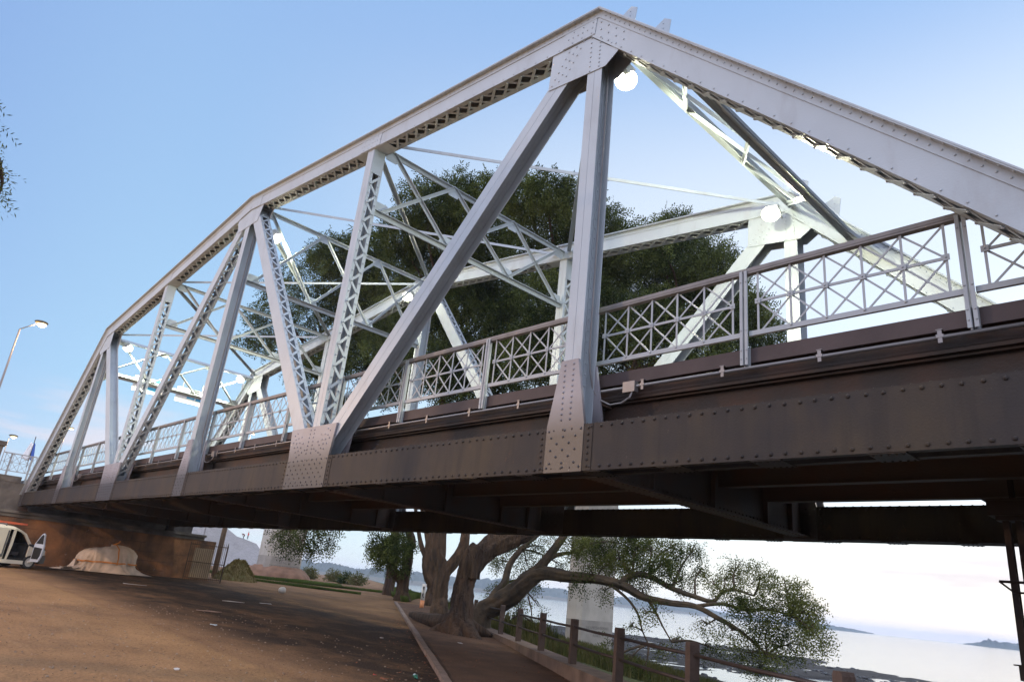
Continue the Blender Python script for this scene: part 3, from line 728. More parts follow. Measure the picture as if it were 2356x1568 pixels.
# steel frame hanging by the pier
fr = empty('hanging_steel_frame', (40.1, 4.6, -.2), 'dark steel frame with two thin legs hanging below the deck at the right edge', 'frame')
mb = MB(); mb.box((39.82, 4.45, -.30), (42.75, 4.8, -.10)); mb.box((39.78, 4.42, -.10), (42.75, 4.83, -.075)); mb.box((39.90, 4.5, -.36), (42.75, 4.75, -.30))
for x in (40.1, 41.5): mb.box((x-.03, 4.58, -.08), (x+.03, 4.66, .735))
mb.build('cap_beam', DARK, fr)
for x in (40.00, 40.145):
    mb = MB(); mb.box((x-.038, 4.56, -2.16), (x+.038, 4.575, -.36)); mb.box((x-.038, 4.665, -2.16), (x+.038, 4.68, -.36)); mb.box((x-.008, 4.575, -2.16), (x+.008, 4.665, -.36)); mb.build('leg', DARK, fr)
mb = MB(); mb.box((39.94, 4.52, -2.34), (42.75, 4.72, -2.17)); mb.box((39.89, 4.50, -2.17), (42.75, 4.74, -2.155)); mb.build('base_beam', DARK, fr)
mb = MB(); mb.tube([(39.84, 4.55, -1.15), (40.6, 4.55, -1.15)], .018, 6); mb.tube([(39.84, 4.55, -1.15), (39.98, 4.56, -1.27)], .014, 6); mb.tube([(39.98, 4.55, -1.28), (40.6, 4.55, -1.28)], .014, 6); mb.build('step', DARK, fr)

# ================================================================== LAMPS
HEADH = mat('dark_lamp_hood', (.10, .08, .04), .5, .3)
HOUS = mat('lamp_housing', (.35, .35, .34), .5, .3)
def floodlight(x, y, z, yin, label):
    """yin = +1 when the roadway lies towards +y"""
    t = empty('floodlight', (x, y, z), label, 'floodlight', 'floodlights on the truss')
    dn = V(-.05, yin*.72, -.70).normalized(); sx = V(1, 0, 0); sx = (sx-dn*sx.dot(dn)).normalized(); sy = dn.cross(sx)
    c = V(x, y, z); mb = MB()
    mb.hexa([c+dn*.02+sx*a*.17+sy*b*.15 for a, b in ((-1, -1), (1, -1), (1, 1), (-1, 1))]+[c-dn*.16+sx*a*.12+sy*b*.09 for a, b in ((-1, -1), (1, -1), (1, 1), (-1, 1))])
    mb.build('housing', HOUS, t)
    mb = MB(); mb.ball(c+dn*.10, (.20, .20, .17), 20, 12); mb.build('lens', LENS, t, True)
    mb = MB(); pb = V(x, y-yin*.5, z+.10); mb.tube([c-dn*.14, (c+pb)/2+V(0, 0, .06), pb], .022, 6); mb.build('bracket', HOUS, t)
    ld = bpy.data.lights.new('flood_light', 'SPOT'); ld.energy = LAMP_W; ld.color = (1, .97, .68); ld.shadow_soft_size = .20; ld.spot_size = R(165); ld.spot_blend = .6
    lo = bpy.data.objects.new('flood_light', ld); COL.objects.link(lo); lo.parent = t; lo.location = dn*.32; lo.rotation_euler = (-dn).to_track_quat('Z', 'Y').to_euler()
    return t
for (x, y, z, s, lb) in ((35.92, .90, 6.90, 1, 'big glaring floodlight at the top right, under the nearest peak of the truss'), (35.85, 6.6, 6.86, -1, 'glaring floodlight at the top of the far truss, above the right hand railing'),
                         (21.62, .90, 8.22, 1, 'floodlight under the bend of the near top chord, left of centre'), (21.36, 6.6, 8.28, -1, 'starry floodlight on the far truss, crossed by the long near diagonal'),
                         (7.30, .90, 6.95, 1, 'small floodlight near the left end of the near truss'), (7.02, 6.6, 7.05, -1, 'floodlight above the far left end post of the far truss')):
    floodlight(x, y, z, s, lb)
def street_lamp(base, top, head, label, rr=.09, glow=.30, watts=250):
    t = empty('street_lamp', base, label, 'street lamp'); base, top, head = map(Vector, (base, top, head))
    mb = MB(); mb.tube([base, base+(top-base)*.5, top], [rr, rr*.75, rr*.55], 10); mb.build('pole', PIPE, t, True)
    d = head-top; mb = MB(); mb.tube([top, top+d*.72+V(0, 0, .08), head-d*.12+V(0, 0, .02)], rr*.35, 8); mb.build('arm', PIPE, t, True)
    mb = MB(); mb.ball(head+V(0, 0, .08), (glow*.9, glow*1.3, glow*.42), 12, 8); mb.build('lamp_head', HEADH, t, True)
    mb = MB(); mb.ball(head+V(0, .06, -.06), (glow*.8, glow*.9, glow*.55), 12, 8); mb.build('lamp_glass', SODIUM, t, True)
    ld = bpy.data.lights.new('street_light', 'POINT'); ld.energy = watts; ld.color = (1, .64, .34); ld.shadow_soft_size = .15
    lo = bpy.data.objects.new('street_light', ld); COL.objects.link(lo); lo.parent = t; lo.location = head-base+V(0, 0, -.45)
street_lamp((-16.4, -.62, .98), (-15.7, -.8, 11.9), (-15.35, .25, 12.6), 'tall street lamp with bent arm, lit, standing left of the bridge', .10, .34)
b_ = at(3, 1060, 150); t_ = at(20, 1008, 150); h_ = at(31, 1003, 150)
street_lamp((b_.x, b_.y, b_.z-6), t_, h_, 'distant small street lamp beyond the stone pillar', .10, .55)
for (px, py, d, lb) in ((165, 985, 130, 'tiny orange street lamp seen right of the left end post'), (583, 997, 170, 'orange street lamp seen behind the railing below the far end of the bridge'), (408, 1044, 190, 'orange street lamp low behind the railing, left of the laced diagonal')):
    h_ = at(px, py, d); street_lamp((h_.x-.6, h_.y-.8, .98), (h_.x-.3, h_.y-.5, h_.z-.3), h_, lb, .08, .27)

street_lamp((24.0, -17.0, zg(24)), (24.1, -16.8, 3.6), (24.2, -15.4, 4.2), 'street lamp standing behind the viewpoint, lighting the dirt lot', .09, .30, 1700)

street_lamp((11.0, -14.0, zg(11)), (11.1, -13.8, 5.6), (10.8, -12.3, 6.2), 'street lamp standing out of view left of the van, lighting the abutment', .09, .30, 1600)

# signs hanging from the far portal
SIGNW = mat('white_sign_panel', (.75, .77, .78), .5); SIGNB = mat('blue_sign_panel', (.05, .35, .62), .5)
xs_ = 5.45
for (ya, yb, lb, bl) in ((2.05, 3.55, 'white and pale blue overhead sign, left of two on the far portal', ((.95, 1.30, -.16, -.02), (.62, 1.32, -.60, -.40))), (4.10, 5.60, 'white overhead sign with a small blue plate, right of two on the far portal', ((.55, .95, -.52, -.34), (1.0, 1.42, -.55, -.36)))):
    t = empty('road_sign', (xs_, (ya+yb)/2, 5.7), lb, 'sign', 'signs on the far portal')
    mb = MB(); mb.box((xs_, ya, 5.42), (xs_+.03, yb, 6.18)); mb.build('panel', SIGNW, t)
    for y0, y1, z0, z1 in bl:
        mb = MB(); mb.box((xs_+.032, ya+y0, 6.18+z0), (xs_+.036, ya+y1, 6.18+z1)); mb.build('plate', SIGNB, t)
    mb = MB()
    for y in (ya+.25, yb-.25): mb.box((xs_-.02, y-.02, 5.9), (xs_-.002, y+.02, 6.5))
    mb.build('hanger', HOUS, t)
# flag
FW = mat('white_blue_flag', (.75, .77, .8), .8); FB = mat('blue_flag_band', (.05, .12, .45), .8)
fb = at(60, 1075, 66); ft = at(83, 1004, 66)
t = empty('flag', fb, 'white and blue flag hanging limp on a leaning pole behind the short railing', 'flag')
mb = MB(); mb.tube([fb, ft], .03, 6); mb.build('flagpole', IRON, t)
def cloth(name, m, o0, wd):
    mb = MB(); rows = 10; pts = []
    for i in range(rows):
        q = i/(rows-1); c = ft+(fb-ft)*(.18+.55*q)
        for j in range(5):
            k = j/4; pts.append(c+V(.02*math.sin(j*2+i*.5), (o0+wd*k)*(.35+.65*q)*1.0, -.15*k-.04*math.sin(j*3)))
    mb.v = [tuple(p) for p in pts]; mb.f = [(i*5+j, i*5+j+1, i*5+j+6, i*5+j+5) for i in range(rows-1) for j in range(4)]; o = mb.build(name, m, t, True)
    sm = o.modifiers.new('s', 'SOLIDIFY'); sm.thickness = .01
cloth('flag_cloth', FW, -.55, .52); cloth('flag_band', FB, .02, .32)

# ================================================================== TREES
BARK = mat('ridged_bark', (.088, .050, .027), .95, 0, 0, 2.2, col2=(.026, .015, .009), thr=.5, bump=3.0, bscale=6, stretch=(2.6, 2.6, .30))
BARKL = mat('smooth_bark', (.085, .055, .030), .9, 0, 0, 3, col2=(.032, .025, .018), thr=.5, bump=.7, bscale=9)
def leafmat(name, c1, c2, tr=.25):
    m = bpy.data.materials.new(name); m.use_nodes = True; n = m.node_tree; n.nodes.clear()
    out = n.nodes.new('ShaderNodeOutputMaterial'); d = n.nodes.new('ShaderNodeBsdfDiffuse'); t = n.nodes.new('ShaderNodeBsdfTranslucent'); mx = n.nodes.new('ShaderNodeMixShader'); mx.inputs[0].default_value = tr
    g = n.nodes.new('ShaderNodeNewGeometry'); no = n.nodes.new('ShaderNodeTexNoise'); no.inputs['Scale'].default_value = .55; no.inputs['Detail'].default_value = 4
    n.links.new(g.outputs['Position'], no.inputs['Vector']); rp = n.nodes.new('ShaderNodeValToRGB')
    ad = n.nodes.new('ShaderNodeMath'); ad.operation = 'MULTIPLY_ADD'; ad.inputs[1].default_value = .30; n.links.new(g.outputs['Random Per Island'], ad.inputs[0]); n.links.new(no.outputs['Fac'], ad.inputs[2])
    n.links.new(ad.outputs[0], rp.inputs['Fac']); rp.color_ramp.elements[0].position = .46; rp.color_ramp.elements[0].color = (*c1, 1); rp.color_ramp.elements[1].position = .84; rp.color_ramp.elements[1].color = (*c2, 1)
    n.links.new(rp.outputs[0], d.inputs[0]); n.links.new(rp.outputs[0], t.inputs[0]); n.links.new(d.outputs[0], mx.inputs[1]); n.links.new(t.outputs[0], mx.inputs[2]); n.links.new(mx.outputs[0], out.inputs[0]); return m
LEAF = leafmat('dark_green_leaves', (.018, .031, .012), (.105, .125, .038))
LEAFB = leafmat('olive_leaves', (.032, .050, .017), (.125, .135, .042), .34)
GRASSM = leafmat('shore_grass', (.055, .075, .025), (.15, .135, .055), .3)
def leaf_mesh(clusters, dens, leaf=(.15, .05), droop=.5, twig=.5, seed=1):
    """sprays of small leaves along drooping twigs, scattered through each clump's volume"""
    r_ = np.random.default_rng(seed); V_ = []; 
    for c, rad, q in clusters:
        rad = np.array(rad if hasattr(rad, '__len__') else (rad, rad, rad*.8)); n = max(6, int(dens*q*rad[0]*rad[1]**.5*rad[2]**.5*10))
        dirs = r_.normal(size=(n, 3)); dirs /= np.linalg.norm(dirs, axis=1)[:, None]
        rr = r_.uniform(.15, 1.0, n)**.55; rr *= (1+.22*np.sin(dirs[:, 0]*5+seed)*np.cos(dirs[:, 1]*6+c[0]))
        pos = np.array(c)+dirs*rr[:, None]*rad
        ax = dirs*.8+r_.normal(size=(n, 3))*.7; ax[:, 2] -= droop; ax /= np.linalg.norm(ax, axis=1)[:, None]
        K = 9
        side = np.cross(ax, r_.normal(size=(n, 3))); side /= np.linalg.norm(side, axis=1)[:, None]+1e-9
        up = np.cross(ax, side)
        for k in range(K):
            t = (k/(K-1)-.1)*twig; sg = 1 if k % 2 else -1
            p = pos+ax*t; p[:, 2] -= droop*.35*t*t/twig
            ld = ax*.55+side*sg*.85+r_.normal(size=(n, 3))*.22; ld /= np.linalg.norm(ld, axis=1)[:, None]
            wd = np.cross(ld, up+r_.normal(size=(n, 3))*.35); wd /= np.linalg.norm(wd, axis=1)[:, None]+1e-9
            L_ = leaf[0]*r_.uniform(.7, 1.25, n)[:, None]; W_ = leaf[1]*r_.uniform(.8, 1.2, n)[:, None]
            V_.append(np.stack([p, p+ld*L_*.5+wd*W_*.5, p+ld*L_, p+ld*L_*.5-wd*W_*.5], 1))
    V_ = np.concatenate(V_, 0); m_ = len(V_); return V_.reshape(-1, 3), np.arange(m_*4).reshape(-1, 4)
def fastmesh(name, v, f, m, parent):
    org = np.array(parent_loc(parent)); v = v-org
    me = bpy.data.meshes.new(name); me.vertices.add(len(v)); me.vertices.foreach_set('co', v.astype(np.float32).ravel())
    k = f.shape[1]; me.loops.add(f.size); me.loops.foreach_set('vertex_index', f.astype(np.int32).ravel())
    me.polygons.add(len(f)); me.polygons.foreach_set('loop_start', np.arange(0, f.size, k, dtype=np.int32)); me.polygons.foreach_set('loop_total', np.full(len(f), k, dtype=np.int32))
    me.update(calc_edges=True); me.materials.append(m); o = bpy.data.objects.new(name, me); COL.objects.link(o); o.parent = parent; return o
def smooth_path(pts, rad, sub=4):
    P_ = [Vector(p) for p in pts]; o, r_ = [], []
    for i in range(len(P_)-1):
        p0, p1, p2, p3 = P_[max(i-1, 0)], P_[i], P_[i+1], P_[min(i+2, len(P_)-1)]
        for k in range(sub):
            t = k/sub; o.append(.5*((2*p1)+(p2-p0)*t+(2*p0-5*p1+4*p2-p3)*t*t+(3*p1-p0-3*p2+p3)*t**3)); r_.append(rad[i]+(rad[i+1]-rad[i])*t)
    o.append(P_[-1]); r_.append(rad[-1]); return o, r_
def cl(lst, d, q=1.0, flat=.85):
    """clumps from surveyed bearing (x, y), apparent radius and range"""
    o = []
    for x, y, r_ in lst:
        rv = ray(x, y); dd = d+DO+random.uniform(-2.2, 2.2)*min(1, r_/60); c = CAM+rv*dd; rm = r_*dd*rv.dot(fwd)/FL
        o.append((tuple(c), (rm*1.05*RF, rm*1.05*RF, rm*flat*RF), q/RF**1.3*(random.uniform(.55, 1.2) if RF < 1 else 1)))
    return o
def tree(name, base, paths, clusters, lm, dens, label, cat='tree', group=None, bark=None, leaf=(.15, .05), twig=.5, droop=.5, seed=1, roots=(), k=14):
    t = empty(name, base, label, cat, group); mb = MB(); 
    for i, (pts, rad) in enumerate(paths):
        a, b = smooth_path(pts, rad, 7 if max(rad) > .2 else 5); mb.tube(a, b, 34 if max(rad) > .3 else 16 if max(rad) > .2 else 8, True, .055 if max(rad) > .2 else .03)
    for pts, rad in roots:
        a, b = smooth_path(pts, rad, 4); mb.tube(a, b, 8, True, .10)
    # twigs carrying the clumps
    tips = [Vector(p) for pts, rad in paths for p, q in zip(pts, rad) if q < .35] or [Vector(paths[0][0][-1])]
    for c, r_, q in clusters:
        c = Vector(c); n0 = min(tips, key=lambda p: (p-c).length+max(0, p.z-c.z)*.6); L_ = (c-n0).length
        if L_ < .3 or L_ > 11: continue
        md = (n0+c)/2+V(random.uniform(-.12, .12)*L_, random.uniform(-.12, .12)*L_, .08*L_)
        a, b = smooth_path([n0, md, c], [.03+.012*L_, .022+.007*L_, .015], 4); mb.tube(a, b, 6)
        for _ in range(3):
            e = c+V(*[random.uniform(-.8, .8)*x for x in r_]); mb.tube([md.lerp(c, .6), (md.lerp(c, .6)+e)/2+V(0, 0, .1), e], [.022, .015, .008], 5)
    mb.build('trunk', bark or BARK, t, True)
    v_, f_ = leaf_mesh(clusters, dens, leaf, droop, twig, seed); fastmesh('crown', v_, f_, lm, t); return t
DO = 0; RF = 1.0
def A(x, y, d): return at(x, y, d+DO)
def G(x, y, up=0): return V(x, y, zg(x)+up)

# 1: nearest big trunk, leaning over the footpath
DO = 2.3
b1 = G(22.77, 9.8)
p1 = [b1-V(0, 0, .5), b1+V(0, 0, .15), A(1062, 1400, 23.6), A(1068, 1350, 23.8), A(1083, 1305, 24.0), A(1120, 1262, 24.4), A(1165, 1228, 24.8), A(1215, 1170, 25.3), A(1270, 1040, 26.3), A(1310, 880, 28), A(1330, 720, 29.5)]
c1 = cl([(1200, 450, 60), (1260, 440, 55), (1330, 465, 60), (1260, 540, 90), (1385, 520, 60), (1350, 600, 100), (1440, 600, 85), (1500, 560, 60), (1555, 525, 48), (1580, 600, 80), (1640, 620, 75), (1680, 700, 65), (1720, 720, 55), (1765, 765, 42), (1560, 700, 90), (1480, 740, 95), (1610, 790, 80), (1700, 800, 55), (1380, 740, 95), (1300, 690, 95), (1300, 830, 80), (1420, 850, 80), (1240, 800, 80), (1540, 860, 60)], 29.5)
rts = [([b1+V(0, 0, .35), A(1000, 1428, 25.5), A(945, 1412, 28.5)], [.42, .26, .10]), ([b1+V(0, 0, .3), A(1010, 1450, 23.8), A(980, 1462, 23.4)], [.36, .2, .08]), ([b1+V(0, 0, .4), A(1085, 1462, 22.9), A(1105, 1480, 22.4)], [.40, .24, .10]), ([b1+V(0, 0, .3), A(1050, 1475, 22.7), A(1035, 1492, 22.0)], [.34, .18, .06]), ([b1+V(0, 0, .4), A(1100, 1448, 23.6), A(1130, 1462, 23.9)], [.36, .2, .08])]
tree('leaning_tree', b1, [(p1, [.74, .52, .37, .34, .37, .37, .36, .32, .27, .2, .12]), ([A(1076, 1330, 23.9), A(1082, 1285, 23.9), A(1100, 1258, 24.0)], [.40, .33, .26]), ([A(1130, 1262, 24.5), A(1190, 1235, 24.6), A(1235, 1200, 24.8), A(1330, 1060, 25.8), A(1450, 860, 27.5), A(1560, 720, 29)], [.34, .30, .26, .22, .15, .08])],
     c1, LEAF, 56, 'biggest tree, thick gnarled trunk with spreading roots leaning right over the footpath', roots=rts, seed=11)
# 2
DO = 2.2
b2 = G(15.22, 14.99)
p2 = [b2-V(0, 0, .4), b2+V(0, 0, .2), A(1012, 1380, 33), A(1015, 1345, 33.1), A(1020, 1315, 33.2), A(1006, 1275, 33.4), A(1005, 1235, 33.6), A(1010, 1100, 34.5), A(1020, 900, 36), A(1030, 720, 37.5)]
c2 = cl([(930, 540, 62), (990, 465, 65), (1060, 445, 55), (1010, 570, 90), (1100, 540, 95), (1135, 450, 55), (960, 720, 90), (1060, 690, 90), (1150, 650, 100), (1000, 840, 80), (1100, 820, 90), (1190, 760, 85), (1060, 930, 60), (1160, 900, 60), (905, 800, 60)], 37)
tree('forked_tree', b2, [(p2, [.56, .43, .33, .33, .34, .28, .25, .24, .16, .1]), ([A(1020, 1318, 33.2), A(1045, 1290, 33.3), A(1066, 1255, 33.5), A(1075, 1200, 33.8), A(1110, 1000, 35), A(1140, 800, 36.5)], [.30, .28, .25, .22, .17, .1])],
     c2, LEAF, 42, 'mossy tree with a trunk forking low, just left behind the biggest leaning trunk', seed=12, leaf=(.17, .06))
# 3
DO = 1.2
b3 = G(6.15, 21.5)
p3 = [b3-V(0, 0, .4), b3+V(0, 0, .2), A(995, 1370, 45), A(1000, 1350, 45), A(988, 1318, 45.2), A(984, 1285, 45.4), A(988, 1235, 45.8), A(960, 1080, 47), A(930, 900, 48)]
c3 = cl([(780, 590, 62), (850, 570, 55), (820, 690, 85), (900, 640, 80), (850, 790, 75), (880, 730, 80), (760, 830, 60), (900, 880, 60)], 48)
tree('dark_forked_tree', b3, [(p3, [.6, .5, .42, .42, .38, .34, .3, .25, .15]), ([A(1002, 1345, 45), A(1012, 1300, 45), A(1018, 1235, 45.5), A(1025, 1060, 46.5)], [.34, .3, .24, .14]), ([A(986, 1290, 45.3), A(972, 1262, 45.4), A(962, 1215, 45.8), A(945, 1080, 46.5)], [.2, .16, .13, .08])],
     c3, LEAF, 28, 'dark trunk half hidden behind the white and orange striped marker post', seed=13, leaf=(.2, .075))
# 4
DO = .7
b4 = G(3.45, 21.3)
p4 = [b4-V(0, 0, .4), b4+V(0, 0, .2), A(925, 1362, 47.5), A(929, 1335, 47.6), A(937, 1300, 47.8), A(940, 1265, 48), A(942, 1225, 48.3), A(860, 1080, 49), A(780, 900, 50)]
c4 = cl([(598, 765, 34), (640, 690, 52), (700, 640, 60), (720, 730, 62), (655, 800, 40), (600, 795, 26), (745, 590, 42), (560, 780, 22), (580, 720, 25), (690, 850, 38), (740, 900, 45), (625, 745, 40), (800, 930, 40)], 50, .62)
c4 += cl([(908, 1258, 36), (888, 1276, 30), (925, 1246, 32), (866, 1264, 24), (918, 1300, 24), (880, 1242, 28)], 47, 1.1)
tree('drooping_tree', b4, [(p4, [.62, .5, .38, .36, .32, .28, .25, .2, .12]), ([A(930, 1340, 47.6), A(912, 1325, 47.4), A(900, 1310, 47.2)], [.30, .26, .22])],
     c4, LEAF, 17, 'tree at the path edge whose low green foliage hides the fan palm', seed=14, leaf=(.2, .075), droop=.9)
# 5: low leaning branch tree beyond the wall
DO = 2.0
b5 = A(1096, 1452, 27.0)
p5 = [b5-V(0, 0, .6), A(1108, 1412, 27.0), A(1145, 1388, 26.8), A(1185, 1362, 26.4), A(1215, 1335, 26.2), A(1245, 1318, 26.0), A(1310, 1326, 25.6), A(1370, 1330, 25.2), A(1432, 1345, 24.8), A(1480, 1372, 24.5), A(1540, 1386, 24.2), A(1600, 1394, 24), A(1650, 1420, 23.8), A(1705, 1452, 23.6), A(1765, 1505, 23.4)]
RF = .80
br5 = [([A(1205, 1345, 26.3), A(1245, 1300, 26.1), A(1275, 1262, 26.2), A(1310, 1215, 26.5)], [.30, .19, .16, .13]),
       ([A(1256, 1290, 26.1), A(1285, 1275, 26), A(1325, 1268, 25.8), A(1360, 1250, 25.6)], [.11, .08, .06, .03]),
       ([A(1128, 1400, 27), A(1136, 1370, 27.3), A(1160, 1340, 27.6), A(1172, 1300, 28), A(1200, 1262, 28.4), A(1250, 1218, 29)], [.22, .18, .15, .13, .11, .08]),
       ([A(1425, 1342, 24.8), A(1455, 1322, 24.8), A(1492, 1324, 24.7), A(1545, 1352, 24.5), A(1600, 1372, 24.3), A(1640, 1382, 24.2), A(1662, 1362, 24.2), A(1690, 1356, 24.1), A(1735, 1370, 24)], [.13, .12, .11, .09, .08, .07, .055, .045, .03]),
       ([A(1600, 1394, 24), A(1660, 1388, 24), A(1715, 1402, 23.8), A(1770, 1402, 23.7), A(1820, 1415, 23.6)], [.07, .06, .05, .04, .025]),
       ([A(1410, 1348, 24.9), A(1445, 1378, 24.7), A(1468, 1412, 24.6), A(1478, 1450, 24.5), A(1492, 1480, 24.4)], [.06, .05, .04, .03, .02]),
       ([A(1490, 1378, 24.5), A(1510, 1410, 24.3), A(1525, 1440, 24.2), A(1545, 1475, 24.1)], [.05, .04, .03, .02]),
       ([A(1215, 1372, 26.3), A(1222, 1400, 26.2), A(1224, 1430, 26.1)], [.035, .025, .015])]
c5 = cl([(1320, 1255, 34), (1380, 1262, 40), (1440, 1252, 42), (1500, 1256, 38), (1555, 1252, 26), (1520, 1300, 42), (1460, 1306, 42), (1400, 1296, 30), (1572, 1332, 28), (1350, 1300, 22), (1390, 1362, 20), (1350, 1240, 40), (1470, 1245, 40), (1600, 1262, 26), (1612, 1310, 24), (1330, 1345, 18), (1480, 1350, 22), (1420, 1280, 30), (1545, 1290, 30)], 25.2, 1.05)
c5 += cl([(1695, 1306, 36), (1665, 1330, 26), (1750, 1325, 45), (1810, 1352, 48), (1862, 1410, 42), (1875, 1462, 42), (1800, 1415, 58), (1740, 1400, 52), (1692, 1372, 42), (1760, 1462, 52), (1820, 1482, 40), (1680, 1450, 40), (1620, 1440, 30), (1715, 1500, 40), (1640, 1342, 22), (1780, 1515, 30), (1850, 1385, 40), (1745, 1540, 26), (1640, 1490, 26)], 23.9, .8)
c5 += cl([(1482, 1410, 22), (1446, 1440, 18), (1512, 1400, 22), (1450, 1516, 26), (1520, 1492, 24), (1405, 1480, 20), (1560, 1470, 20), (1390, 1540, 22), (1480, 1550, 22)], 24.4, .6)
c5 += cl([(1180, 1250, 34), (1212, 1300, 36), (1175, 1345, 30), (1150, 1290, 26), (1240, 1255, 30), (1195, 1385, 22), (1140, 1355, 24), (1290, 1300, 16), (1230, 1340, 22), (1240, 1395, 10), (1260, 1235, 20)], 28.5, .75)
c5 += cl([(1230, 1420, 14), (1190, 1410, 10)], 26, .6)
tree('low_branch_tree', b5, [(p5, [.45, .40, .36, .36, .32, .26, .19, .17, .16, .12, .10, .085, .075, .055, .03])]+br5, c5, LEAFB, 56, 'tree whose long crooked bough reaches right over the fence and the water', bark=BARKL, seed=15, leaf=(.105, .034), twig=.42, droop=.75)
# hanging spray in front of the left pier comes from a bough of another tree overhead
DO = 0; RF = 1.0
b6 = V(-3.0, 24.6, zg(-3))
c6 = cl([(700, 1238, 42), (662, 1232, 30), (738, 1250, 34), (690, 1258, 24), (655, 1252, 16), (752, 1232, 20), (762, 1255, 10), (722, 1268, 14), (640, 1228, 18), (700, 1200, 40), (760, 1190, 40)], 40, .8)
tree('overhanging_tree', b6, [([b6-V(0, 0, .3), b6+V(.1, 0, 3), A(905, 1150, 51), A(860, 1120, 47), A(780, 1150, 43), A(720, 1185, 40.5)], [.4, .32, .26, .18, .10, .05])], c6, LEAF, 15, 'foliage spray hanging in front of the left concrete pier', seed=16, leaf=(.16, .05), twig=.5, droop=1.0)
# leaves entering at the left edge
b7 = G(27.2, -9.2)
c7 = cl([(-30, 350, 26), (-4, 385, 16), (-14, 420, 16), (12, 398, 8), (-40, 400, 26), (-4, 450, 8), (-60, 340, 50), (-80, 260, 60), (-160, 250, 80), (-150, 380, 60), (-230, 320, 80), (-110, 180, 60), (-210, 180, 80)], 14.5, .9)
tree('pepper_tree', b7, [([b7, b7+V(.1, .2, 3), A(-140, 300, 15), A(-60, 320, 14.6), A(0, 390, 14.4)], [.25, .2, .13, .06, .015])], c7, LEAF, 60, 'tree of which only a leafy twig shows at the left edge', seed=17, leaf=(.09, .02), twig=.3, droop=1.1)
# palm
pb = G(-26.5, 40.6); pt = empty('palm_tree', pb, 'small fan of arching palm fronds below the drooping tree', 'palm')
mb = MB(); mb.tube([pb-V(0, 0, .4), pb+V(.2, .2, 1.5), pb+V(.3, .3, 3.0)], [.36, .30, .28], 9, True, .08); mb.build('trunk', BARK, pt, True)
mb = MB(); top = pb+V(.3, .3, 3.1)
for i in range(44):
    a = random.uniform(0, 6.28); el = random.uniform(-.15, 1.25); Lg = random.uniform(2.2, 3.0); prev = top; pts = []
    for q in range(9):
        t = q/8; pts.append(top+V(math.cos(a)*Lg*t*math.cos(el*.8), math.sin(a)*Lg*t*math.cos(el*.8), Lg*(math.sin(el)*t-.95*t*t*(1 if el > .2 else .8))))
    mb.tube(pts, [.03, .028, .025, .022, .02, .018, .015, .01, .005], 4)
    for q in range(1, 9):
        d = (pts[q]-pts[q-1]).normalized(); sd = d.cross(V(0, 0, 1)).normalized()
        for s in (-1, 1):
            for h in (0, .5):
                c = pts[q-1].lerp(pts[q], h); e = c+sd*s*.38*(1-q/12)+d*.25-V(0, 0, .16); mb.face([c, c.lerp(e, .5)+d*.035, e, c.lerp(e, .5)-d*.035])
mb.build('fronds', LEAF, pt)
# small shrubs at the far bank edge
def shrub(px, py, r_, d, lb, m=LEAF):
    c = A(px, py, d); b = V(c.x, c.y, zg(c.x)); rm = r_*d*.9/FL
    tree('shrub', b, [([b, b+V(0, 0, rm*.7)], [.05, .03])], [((b.x, b.y, b.z+rm*.7), (rm, rm, rm*.7), 1)], m, 14/max(rm, .5), lb, 'shrub', None, seed=int(px), leaf=(.35, .12), twig=.8, droop=.1)
shrub(768, 1330, 16, 105, 'grey green shrub at the far bend of the dirt road', GRASSM); shrub(795, 1333, 13, 95, 'dark low bush beside the spiky plant at the bend of the road'); shrub(822, 1333, 16, 92, 'bright spiky plant beside the road, left of the palm', GRASSM); shrub(712, 1320, 16, 110, 'pale scrub right of the left pier', GRASSM)

# ================================================================== GRASS AND SHORE
def blades(name, pts, hgt, wid, m, kind='stuff', lean=.35, seed=5):
    r_ = np.random.default_rng(seed); n = len(pts); pts = np.array(pts); a = r_.uniform(0, 6.28, n); h = hgt*r_.uniform(.5, 1.2, n); d = np.stack([np.cos(a), np.sin(a), 0*a], 1); le = np.stack([np.cos(a+1.6), np.sin(a+1.6), 0*a], 1)*(r_.uniform(0, lean, n)*h)[:, None]
    w_ = wid*r_.uniform(.7, 1.3, n)[:, None]; z = np.array([0, 0, 1.0]); p0 = pts-d*w_; p1 = pts+d*w_; m1 = pts+le*.35+z*(h*.6)[:, None]; tp = pts+le+z*h[:, None]
    v_ = np.stack([p0, p1, m1+d*w_*.7, tp, m1-d*w_*.7], 1).reshape(-1, 3); f_ = np.arange(n*5).reshape(-1, 5)
    e = empty(name+'_holder', (0, 0, 0)); o = fastmesh(name, v_, f_, m, e); o.parent = None; bpy.data.objects.remove(e); return tag(o, kind=kind)
r5 = np.random.default_rng(21)
def scatter(n, s0, s1, e0, e1):
    s = r5.uniform(s0, s1, n); e = r5.uniform(e0, e1, n); x = W0.x+WU.x*s+WN.x*e; y = W0.y+WU.y*s+WN.y*e; z = terrain(x, y); return np.stack([x, y, z], 1)
g = scatter(26000, 7, 34, .6, 9.5); keep = hnoise(g[:, 0]*4, g[:, 1]*4, 8) > -.45; blades('bank_grass', g[keep], .42, .012, GRASSM)
g = scatter(9000, 9, 32, .7, 3.5); keep = hnoise(g[:, 0]*3, g[:, 1]*3, 9) > .15; blades('bank_reeds', g[keep], .95, .012, GRASSM, lean=.25, seed=6)
g = scatter(12000, 24, 70, .2, 6); blades('far_bank_grass', g, .6, .03, GRASSM, seed=7)
